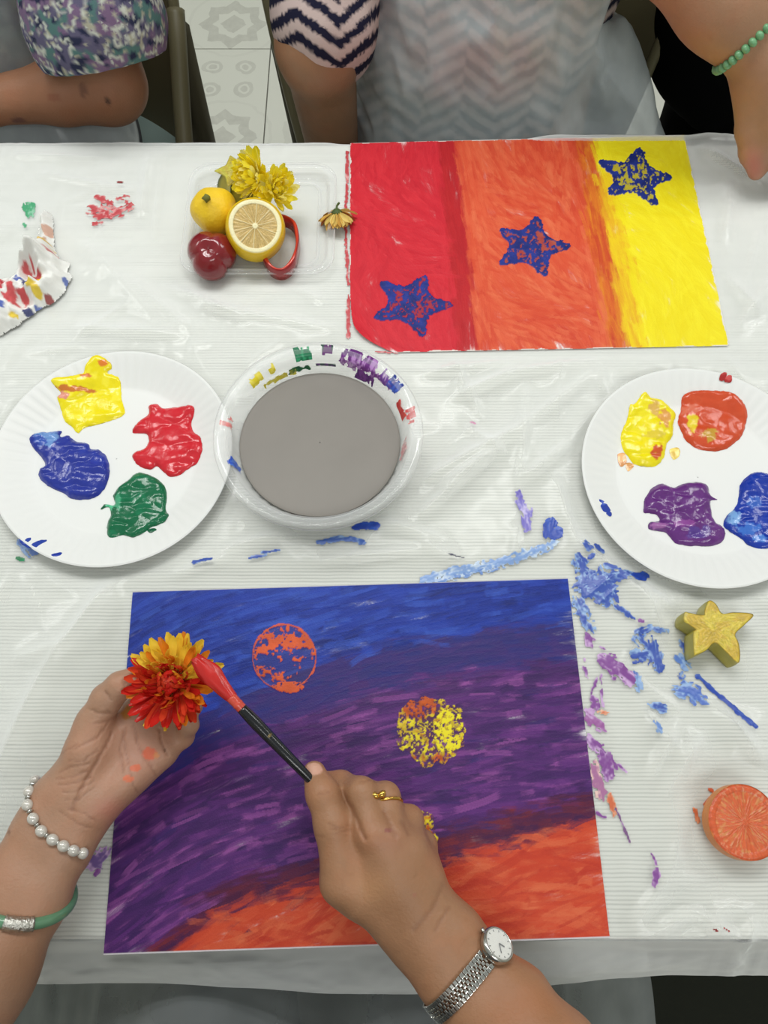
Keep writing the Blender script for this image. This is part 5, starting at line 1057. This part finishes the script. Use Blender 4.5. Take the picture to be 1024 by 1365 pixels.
# complete the loop below the wrist with hidden beads
cc_ = (fa[0]+fa[1])/2; e1 = P3[0]-cc_; e2 = P3[-1]-cc_; und = [cc_ + (e2*(1-t) + e1*t)*(.9) + np.array([0, 0, -.026*math.sin(t*math.pi)]) for t in (.14, .28, .42, .57, .71, .86)]
loop = P3 + und
for i, p in enumerate(loop):
    nx_ = loop[(i+1) % len(loop)]; pv = loop[i-1]; V, F = ellip(p, (.0044, .0048), nx_-pv); child(link('pearl_bead', mesh(V, F), pearl), root)
    mpt = (p+nx_)/2; V, F = ellip(mpt, (.0028, .0011), nx_-p, 10, 6); child(link('silver_spacer', mesh(V, F), silver), root)
# jade bangle with a silver sleeve
jade = mat('jade', (96, 140, 108), .15, .55, var=.18, vscale=50, coat=.4)
def ring_about(c, n, R1, R2, r, lab, nm, cat, material, a0=0, tiltv=None, N=72):
    n = n/np.linalg.norm(n); u = np.cross(n, [0, 0, 1]); u /= np.linalg.norm(u); v = np.cross(u, n)
    pts = [c + u*R1*math.cos(a) + v*R2*math.sin(a) for a in np.arange(N)/N*2*math.pi]
    return pts, u, v
bc = J(29, 1188, .060); nn = J(50, 1150, .060) - J(10, 1236, .060); nn = nn/np.linalg.norm(nn) + np.array([0.05, .10, .58]); pts, u_, v_ = ring_about(bc, nn, .0385, .0365, .0042, '', '', '', jade)
bang = empty('jade_bangle', bc, 'green jade bangle with a silver sleeve below the pearl bracelet', 'bangle')
V, F = tubemesh(pts, .0044, 14, closed=True); child(link('jade_ring', mesh(V, F), jade), bang)
dd = [np.hypot(proj(np.array(p))[0]-26, proj(np.array(p))[1]-1221) - (p[2]-T)*300 for p in pts]; k0 = int(np.argmin(dd)); seg = [pts[(k0+i) % 72] for i in range(-3, 4)]
V, F = tubemesh(smooth_curve(seg, 13), [.0054 + .0004*(i % 3 == 0) for i in range(13)], 14); child(link('silver_sleeve', mesh(V, F), mat('chased_silver', (196, 194, 186), .28, .5, 1.0, bump=.6, bscale=500)), bang)
# gold ring
rp, rn = hit(SR, 503, 1060, .2, 0); fdir = J(514, 1062, .074) - J(523, 1116, .082); fdir /= np.linalg.norm(fdir); fc = J(515.5, 1071, .0755)
gold = mat('gold', (214, 170, 84), .2, .5, 1.0); gr = empty('gold_ring', fc, 'gold ring with a small bow on the hand holding the brush', 'ring')
pts, u_, v_ = ring_about(fc, fdir, .0122, .0122, .0012, '', '', '', gold, N=36); V, F = tubemesh(pts, .0013, 8, closed=True); child(link('band', mesh(V, F), gold), gr)
for sg in (-1, 1):
    V, F = ellip(rp + rn*.0015 + u_*sg*.0028, (.0026, .0036), u_ + sg*fdir*.7, 12, 8); child(link('bow_loop', mesh(V, F), gold), gr)
# wrist watch
wa = fb[1] - fb[0]; wa = J(650, 1330, .06) - J(590, 1262, .06); wa /= np.linalg.norm(wa); wcn = J(621, 1298, .058)
uu = np.cross(wa, [0, 0, 1]); uu /= np.linalg.norm(uu); uu = -uu if uu[0] < 0 else uu; vv = np.cross(wa, uu); vv = vv if vv[2] > 0 else -vv
watch = empty('wristwatch', wcn, 'silver wristwatch with a white dial and metal link bracelet', 'watch')
RA, RB = .0350, .0232
def wrad(a):
    d_ = uu*math.cos(a) + vv*math.sin(a); r = np.linspace(.010, .060, 200); best = 0.02
    for off in (-.006, 0, .006):
        f_ = SR((wcn + wa*off + r[:, None]*d_).astype(np.float32)); i = int(np.argmax(f_ > 0)); best = max(best, r[i])
    return best + .0010
WR = [wrad(k*2*math.pi/72) for k in range(72)]; WR = [(WR[k-2] + WR[k-1] + WR[k] + WR[(k+1) % 72] + WR[(k+2) % 72])/5 for k in range(72)]
def wpos(a, ex=0.0):
    k = (a/(2*math.pi)*72) % 72; i = int(k); r = WR[i]*(1-k+i) + WR[(i+1) % 72]*(k-i); return wcn + (uu*math.cos(a) + vv*math.sin(a))*(r+ex)
def wframe(a):
    t = wpos(a+.03) - wpos(a-.03); t /= np.linalg.norm(t); n = np.cross(t, wa); n = n if (n@(uu*math.cos(a)+vv*math.sin(a))) > 0 else -n; return t, n
a_c = math.radians(33)
steel = mat('brushed_steel', (188, 187, 182), .22, .5, 1.0); lk_mid = boxmesh((0, 0, 0), (.0027, .0024, .0018), bevel=.0006); lk_mid.materials.append(mat('polished_steel', (216, 214, 208), .10, .5, 1.0)); lk_side = boxmesh((0, 0, 0), (.0036, .0030, .0016), bevel=.0005); lk_side.materials.append(steel)
strap = empty('strap', wcn, '', ''); del strap['label']; del strap['category']; child(strap, watch); strap.matrix_parent_inverse = Matrix.Translation(-Vector(watch.location))
a = a_c + .36; cnt = 0
while a < a_c + 2*math.pi - .36:
    t, n = wframe(a); p = wpos(a, .0006); k = 5
    for j in range(k):
        off = (j-(k-1)/2)*.00285; tt = t*(.0016 if j % 2 else 0); me = lk_mid if j in (1, 2, 3) else lk_side
        M_ = Matrix((tuple(wa)+(0,), tuple(t)+(0,), tuple(n)+(0,), (0, 0, 0, 1))).transposed(); M_.translation = Vector(tuple(p + wa*off + tt))
        o = bpy.data.objects.new('strap_link', me); COL.objects.link(o); o.parent = strap; o.matrix_parent_inverse = Matrix.Translation(-Vector(tuple(wcn))); o.matrix_basis = M_
    a += .0033/(np.linalg.norm(wpos(a+.02) - wpos(a-.02))/.04)
t, n = wframe(a_c); p = wpos(a_c, .0010); M_ = Matrix((tuple(wa)+(0,), tuple(t)+(0,), tuple(n)+(0,), (0, 0, 0, 1))).transposed(); M_.translation = Vector(tuple(p))
def wpart(nm, V, F, m, par=None):
    o = link(nm, mesh(V, F), m); o.parent = watch; o.matrix_parent_inverse = Matrix.Translation(-Vector(tuple(wcn))); o.matrix_basis = M_; return o
V, F = lathe([(.0005, -.001), (.0118, -.001), (.0132, .001), (.0134, .0045), (.0124, .0062), (.0113, .0066), (.0110, .0058)], 48); wpart('case', V, F, steel)
V, F = lathe([(.0003, .0058), (.006, .0058), (.0111, .0058)], 48); wpart('dial', V, F, mat('white_dial', (232, 230, 224), .3, .4))
V, F = join([tubemesh([(0, 0, .0063), (.0068*math.cos(q), .0068*math.sin(q), .0063)], .00035, 6) for q in (.8,)]); wpart('minute_hand', V, F, mat('black_hand', (40, 38, 36), .4))
V, F = tubemesh([(0, 0, .0063), (.0045*math.cos(-.35), .0045*math.sin(-.35), .0063)], .0005, 6); wpart('hour_hand', V, F, MATS['black_hand'])
tick = mesh(*tubemesh([(.0088, 0, .0060), (.0100, 0, .0060)], .00032, 6)); tick.materials.append(MATS['black_hand'])
for q in range(12):
    o = bpy.data.objects.new('hour_mark', tick); COL.objects.link(o); o.parent = watch; o.matrix_parent_inverse = Matrix.Translation(-Vector(tuple(wcn))); o.matrix_basis = M_ @ Matrix.Rotation(q*math.pi/6, 4, 'Z')
V, F = tubemesh([(0, .0130, .003), (0, .0156, .003)], .0017, 10); 
V, F = tubemesh([(-.0130, 0, .003), (-.0156, 0, .003)], .0016, 10); wpart('crown', V, F, steel)
V, F = lathe([(.0003, .0070), (.006, .0069), (.0100, .0067), (.0112, .0063)], 40); wpart('crystal', V, F, clear)

# ================================================================== FAR SIDE: CHAIRS
olive = mat('olive_plastic', (98, 92, 68), .45, .35, bump=.06, bscale=400); olive_d = mat('dark_olive_plastic', (66, 62, 46), .5, .3)
def chair(cx, cy, rz, label, wide=.60, cushion=None, mt=None, arms=True, splay=.0):
    m1 = mt or olive; root = empty('plastic_armchair', (cx, cy, 0.006), label, 'chair', 'moulded plastic armchairs along the far side')
    W = wide/2; nu, nv = 41, 26; V = []; 
    for th in (0, .014):
        for i in range(nu):
            s_ = i/(nu-1)*2-1
            for j in range(nv):
                t = j/(nv-1); ww = W*(1 - .20*(1-t)**1.6 - .10*max(0, t-.8)/.2); y = .20 + .10*t - .15*abs(s_)**2.2 + th; z = .40 + .47*t + .03*(1-s_*s_)*t
                V.append((s_*ww, y, z))
    n = nu*nv; F = [tuple(f) for f in gridfaces(nu, nv)] + [tuple(f[::-1]+n) for f in gridfaces(nu, nv)]
    bd_ = [i*nv for i in range(nu)] + [(nu-1)*nv+j for j in range(1, nv)] + [i*nv+nv-1 for i in range(nu-2, -1, -1)] + [j for j in range(nv-2, 0, -1)]
    F += [(bd_[i], bd_[i]+n, bd_[(i+1) % len(bd_)]+n, bd_[(i+1) % len(bd_)]) for i in range(len(bd_))]
    o = link('backrest', mesh(V, F), m1); o.parent = root
    ed = [V[bd_[i]] for i in range(len(bd_))]; rim_pts = np.array([(x, y+.007, z) for x, y, z in ed]); Vt, Ft = tubemesh(rim_pts[::2], .0085, 10, closed=True); o = link('back_rim', mesh(Vt, Ft), mat('olive_rim', (128, 122, 94), .4, .4) if mt is None else m1); o.parent = root
    o = link('seat', boxmesh((0, .0, .425), (wide*.80, .46, .022), bevel=.009), m1); o.parent = root
    if cushion: o = link('seat_cover', boxmesh((0, .0, .441), (wide*.82, .44, .010), bevel=.004), cushion); o.parent = root
    for sx in (-1, 1):
        if arms: Vt, Ft = tubemesh(smooth_curve([(sx*W*.95, .10, .66), (sx*W*.93, .06, .63), (sx*W*.88, .0, .56), (sx*W*.83, -.07, .48), (sx*W*.79, -.10, .43)], 18), [.014]*18, 10); o = link('armrest', mesh(Vt, Ft), m1); o.parent = root
        for (y0, y1, z0) in ((.14, .24, .60), (-.18, -.22, .43)):
            Vt, Ft = tubemesh([(sx*W*.90, y0, z0), (sx*(W*.86 + splay), y1, .0)], [.026, .020], 10); o = link('leg', mesh(Vt, Ft), olive_d if mt is None else m1); o.parent = root
    root.rotation_euler = (0, 0, rz); return root
chair(.118, 1.00, -.05, 'olive plastic armchair behind the red, orange and yellow painting', .62, arms=False)
chair(-.560, 1.00, .16, 'olive plastic armchair with a pale teal seat cover behind the tissue', .56, mat('teal_cover', (120, 138, 132), .6))
chair(.86, 1.06, -.05, 'black plastic armchair behind the far edge beside the black dress', .56, None, mat('black_plastic', (26, 26, 25), .5), splay=.13)

# ================================================================== FAR PEOPLE
# middle person in a navy and blush zigzag blouse
msh = (np.array([-.045, 1.05, 1.02]), np.array([.305, 1.05, 1.02]))
MB = body_sdf(.130, 1.03, .45, msh, .02, wide=0.95)
eM = at(424, 62, .80); wM = at(446, 215, .56); hM = wM + np.array([.06, -.06, -.03]); eM2 = np.array([.27, 1.08, .74]); wM2 = np.array([.25, .90, .56])
MB.grp([cp(msh[0], eM, .052, .047), cp(eM, wM, .046, .037), cp(wM, hM, .034, .024)], .03, .03); MB.grp([cp(msh[1], eM2, .052, .046), cp(eM2, wM2, .044, .032)], .03, .03)
MB.grp([cp((.150+s_*.09, 1.0, .52), (.150+s_*.12, .60, .53), .085, .06) for s_ in (-1, 1)] + [cp((.150+s_*.12, .60, .53), (.150+s_*.12, .60, .06), .056, .04) for s_ in (-1, 1)], .03, .04)
lo, hi = bbox(MB, .02); Vb, Fb = sdf_mesh(MB, lo, hi, .006); Vb, Cb = skin_color(Vb, vnormals(Vb, Fb), (150, 112, 84), 23)
mid = finish_person('person', [(Vb, Fb, Cb)], 'seated person in a zigzag blouse and clear apron behind the banded painting'); hair_for(MB, mid, (60, 56, 54), 5)
slv = Sdf().grp(MB.groups[0][0][:4], .10, .05); slv.grp([cp(msh[0], at(434, 24, .825), .052, .046), cp(at(434, 24, .825), at(436, 46, .79), .046, .050)], .03, .02); slv.grp([cp(msh[1], msh[1]*.4+eM2*.6, .060, .064)], .03, .03)
lo, hi = bbox(slv, .03); V, F = sdf_mesh(grow(slv, .012, .006, 26, 14), lo, hi, .0038)
def zigzag(V):
    """bands of slanted stripes that flip direction, as on a herringbone print"""
    wx = V[:, 0] + .010*(fbm(V[:, 0]*14, V[:, 1]*14, V[:, 2]*14, o=2, s=4)-.5); bandw = .050; b = np.floor(wx/bandw); fx = wx/bandw - b
    ph = V[:, 2]*1.0 + V[:, 1]*.6 + np.where(b % 2 == 0, fx, 1-fx)*bandw*(.35 + .5*_h(b, b*0, b*0, 3)) + .0235*_h(b, b*0+1, b*0, 5); st = (ph/.0265) % 1; jag = .06*np.sin(wx*1500)
    dark = sstep(.44, .48, st+jag)*sstep(.98, .94, st+jag); edge = sstep(.04, .02, np.minimum(fx, 1-fx))
    c = lin((196, 176, 172))[None]*(1-dark[:, None]) + lin((30, 30, 52))[None]*dark[:, None]; return c
o = link('blouse', mesh(V, F, zigzag(V)), cloth_v); o.parent = mid
trm = Sdf().grp([cp((.150+s_*.09, 1.0, .52), (.150+s_*.12, .60, .53), .085, .06) for s_ in (-1, 1)] + [cp((.150+s_*.12, .60, .53), (.150+s_*.12, .60, .10), .056, .046) for s_ in (-1, 1)] + [el((.150, 1.04, .54), (.19, .14, .12))], .03, .03)
lo, hi = bbox(trm, .03); V, F = sdf_mesh(grow(trm, .012), lo, hi, .01); o = link('trousers', mesh(V, F), mat('grey_trousers', (84, 86, 90), .9, .1)); o.parent = mid
apr = Sdf().grp([el((.155, 1.02, .58), (.195, .165, .17)), el((.125, 1.0, .76), (.150, .140, .17)), el((.125, 1.03, .93), (.140, .13, .14))], .08, .05); apr.grp([cp((.30, .99, .72), (.355, .95, .57), .02, .065)], .03, .06)
def aprf(P):
    fold = np.abs(fbm(P[:, 0]*16 + 3*P[:, 2], P[:, 1]*10, P[:, 2]*9, o=3, s=31)-.5)*2
    return apr(P) - .020 + .024*fold + .010*np.abs(vn(P[:, 0]*34 + P[:, 2]*14, P[:, 2]*9, P[:, 1]*10, s=35)-.5)
lo, hi = bbox(apr, .03); V, F = shell(aprf, lo, hi, .005, cut=lambda V: (V[:, 1] > 1.06) | (V[:, 2] > 1.0))
o = link('apron', mesh(V, F), film_mat('worn_apron_plastic', (228, 238, 242), 0.43, 0.25, edge=0.40, nz=0.34, nscale=16)); o.parent = mid
# person at the left in a floral blouse
lsh = (np.array([-.74, 1.04, 1.02]), np.array([-.40, 1.05, 1.02]))
LB = body_sdf(-.58, 1.06, .45, lsh, .02)
eL = at(146, 114, .735); wL = at(-30, 138, .74); hL = at(-110, 140, .74)
LB.grp([cp(lsh[1], eL, .052, .047)], .03, .03); LB.grp([cp(eL, eL*.65+wL*.35, .040, .037), cp(eL*.65+wL*.35, wL, .037, .026), cp(wL, hL, .026, .022)], .02, .02)
LB.grp([cp(lsh[0], (-.82, .98, .74), .052, .044), cp((-.82, .98, .74), (-.62, .86, .68), .042, .03)], .03, .03)
LB.grp([cp((-.58+s_*.09, 1.0, .52), (-.58+s_*.12, .60, .53), .085, .06) for s_ in (-1, 1)] + [cp((-.58+s_*.12, .60, .53), (-.58+s_*.12, .60, .06), .056, .04) for s_ in (-1, 1)], .03, .04)
lo, hi = bbox(LB, .02); Vb, Fb = sdf_mesh(LB, lo, hi, .005); Vb, Cb = skin_color(Vb, vnormals(Vb, Fb), (158, 112, 84), 33, spots=[(145, 136, 5, 5, (70, 46, 38)), (70, 130, 8, 5, (150, 96, 72)), (25, 160, 8, 4, (120, 80, 70)), (110, 120, 5, 8, (124, 84, 66))], pink=[(100, 130, 80, 30, (166, 112, 86), .5)])
lef = finish_person('person', [(Vb, Fb, Cb)], 'seated person in a floral blouse with one bare forearm across the lap'); hair_for(LB, lef, (120, 118, 116), 7)
fs = Sdf().grp(LB.groups[0][0][:4], .10, .05); fs.grp([cp(lsh[1], at(128, 30, .84), .060, .066), cp(at(128, 30, .84), at(134, 80, .77), .062, .058)], .03, .04); fs.grp([cp(lsh[0], (-.80, .99, .83), .060, .062)], .03, .03)
lo, hi = bbox(fs, .03); hm_ = at(118, 84, .80); hd_ = eL - lsh[1]; hd_ = hd_/np.linalg.norm(hd_); g_ = grow(fs, .010, .006, 24, 24); V, F = sdf_mesh(lambda P: np.maximum(g_(P), np.where(P[:, 0] > -.50, (P - hm_)@hd_, -1)), lo, hi, .0038)
def floral(V):
    u, v = V[:, 0]*1.0, V[:, 2] + V[:, 1]*.5; a = fbm(u*70, v*70, V[:, 1]*40, o=3, s=61); b = fbm(u*95+5, v*95, V[:, 1]*50, o=2, s=66); c_ = fbm(u*60+9, v*60, V[:, 1]*60, o=2, s=69)
    C = lin((96, 92, 118))[None] + 0*V; 
    for m, col in ((sstep(.52, .58, a), (84, 118, 116)), (sstep(.56, .62, c_), (120, 98, 128)), (sstep(.60, .66, b), (44, 48, 74)), (sstep(.035, .012, np.abs(a-.47)), (196, 200, 190)), (sstep(.02, .008, np.abs(b-.45)), (170, 168, 150))):
        C = C*(1-m[:, None]) + lin(col)*m[:, None]
    return C
o = link('blouse', mesh(V, F, floral(V)), cloth_v); o.parent = lef
la = Sdf().grp([el((-.60, 1.03, .62), (.20, .165, .18)), el((-.62, 1.02, .85), (.17, .165, .20))], .08, .05); la.grp([cp((-.45, .93, .60), (-.42, .88, .52), .06, .08)], .03, .06)
lo, hi = bbox(la, .03); V, F = shell(grow(la, .014, .010, 18, 71), lo, hi, .006, cut=lambda V: (V[:, 1] > 1.06) | (V[:, 2] > 1.0)); o = link('apron', mesh(V, F), MATS['worn_apron_plastic']); o.parent = lef
tl2 = Sdf().grp([cp((-.58+s_*.09, 1.0, .52), (-.58+s_*.12, .60, .53), .085, .06) for s_ in (-1, 1)] + [cp((-.58+s_*.12, .60, .53), (-.58+s_*.12, .60, .10), .056, .046) for s_ in (-1, 1)] + [el((-.58, 1.04, .54), (.17, .14, .12))], .03, .03)
lo, hi = bbox(tl2, .03); V, F = sdf_mesh(grow(tl2, .012), lo, hi, .01); o = link('trousers', mesh(V, F), MATS['grey_trousers']); o.parent = lef
# person at the right reaching over the far edge
rsh = (np.array([.46, 1.12, 1.30]), np.array([.80, 1.12, 1.30]))
RB_ = body_sdf(.65, 1.14, .74, rsh, .0)
eR_ = at(905, -95, .96); wR_ = at(1022, 84, .872); kR = at(1034, 165, .822); 
RB_.grp([cp(rsh[0], eR_, .052, .052), cp(eR_, eR_*.5+wR_*.5, .054, .046), cp(eR_*.5+wR_*.5, wR_, .045, .034)], .03, .03)
RB_.grp([cp(wR_, kR, .031, .026), cp(wR_ + (.02, 0, 0), kR + (.03, .0, 0), .028, .022)], .02, .015)
for j, (p1, p2, p3) in enumerate((((1022, 195, .804), (1014, 216, .784), (1008, 232, .766)), ((1044, 200, .80), (1040, 222, .780), (1034, 240, .764)), ((1064, 200, .80), (1062, 222, .78), (1056, 240, .764)), ((1082, 190, .80), (1084, 212, .782), (1080, 230, .766)))):
    RB_.grp(chain([kR + np.array([.012*j-.004, 0, 0]), at(*p1), at(*p2), at(*p3)], [.012, .0098, .0088, .0075]), .006, .006)
RB_.grp(chain([wR_ + np.array([-.012, -.01, -.02]), at(998, 175, .812), at(1001, 205, .792), at(1008, 226, .776)], [.019, .0135, .012, .0095]), .008, .010)
RB_.grp([cp(rsh[1], (.92, 1.05, 1.05), .05, .044), cp((.92, 1.05, 1.05), (.86, .92, .92), .042, .028)], .03, .03)
RB_.grp([cp((.65+s_*.09, 1.15, .78), (.65+s_*.08, 1.16, .08), .080, .04) for s_ in (-1, 1)], .03, .04)
lo, hi = bbox(RB_, .02); Vb, Fb = sdf_mesh(RB_, lo, hi, .005); Vb, Cb = skin_color(Vb, vnormals(Vb, Fb), (168, 128, 100), 43, pink=[(1005, 222, 14, 22, (196, 112, 100), .7)])
rig = finish_person('person', [(Vb, Fb, Cb)], 'standing person in black reaching a bare braceleted arm over the table'); hair_for(RB_, rig, (50, 46, 44), 9)
bk = Sdf().grp(RB_.groups[0][0][:4] + [el((.65, 1.14, .80), (.220, .15, .16)), el((.635, 1.14, .66), (.220, .14, .19))], .10, .05); bk.grp([cp(rsh[0], rsh[0]*.6+eR_*.4, .058, .062), cp(rsh[1], (.87, 1.08, 1.15), .058, .06)], .03, .03)
lo, hi = bbox(bk, .03); V, F = sdf_mesh(grow(bk, .012, .005, 20, 51), lo, hi, .008); o = link('dress', mesh(V, F), mat('black_cloth', (14, 14, 15), .95, .05)); o.parent = rig
for s_ in (-1, 1):
    V, F = sdf_mesh(Sdf().grp([cp((.65+s_*.08, 1.19, .050), (.65+s_*.09, 1.02, .046), .044, .036)], .01, .01), (.42, .94, -.01), (.84, 1.26, .12), .006); o = link('shoe', mesh(V, F), MATS['black_shoe']); o.parent = rig
lg = Sdf().grp([cp((.65+s_*.09, 1.15, .78), (.65+s_*.08, 1.16, .10), .085, .045) for s_ in (-1, 1)], .03, .03); lo, hi = bbox(lg, .03); V, F = sdf_mesh(grow(lg, .012, .003, 20, 53), lo, hi, .009); o = link('leggings', mesh(V, F), MATS['black_cloth']); o.parent = rig
gw = wR_*.80 + eR_*.20; pts, u_, v_ = ring_about(gw, wR_ - eR_ + np.array([0, 0, .02]), 0.0415, 0.0405, .004, '', '', '', jade, N=64)
gb = empty('green_bead_bracelet', gw, 'pale green beaded bracelet on the wrist reaching over the far edge', 'bracelet')
gm = mat('pale_green_bead', (112, 166, 120), .25, .5, var=.15, vscale=90)
for i in range(0, 64, 1):
    if i % 2: continue
    V, F = ellip(pts[i], (.0052, .0040), pts[(i+1) % 64]-pts[i-1], 12, 8); child(link('bead', mesh(V, F), gm), gb)
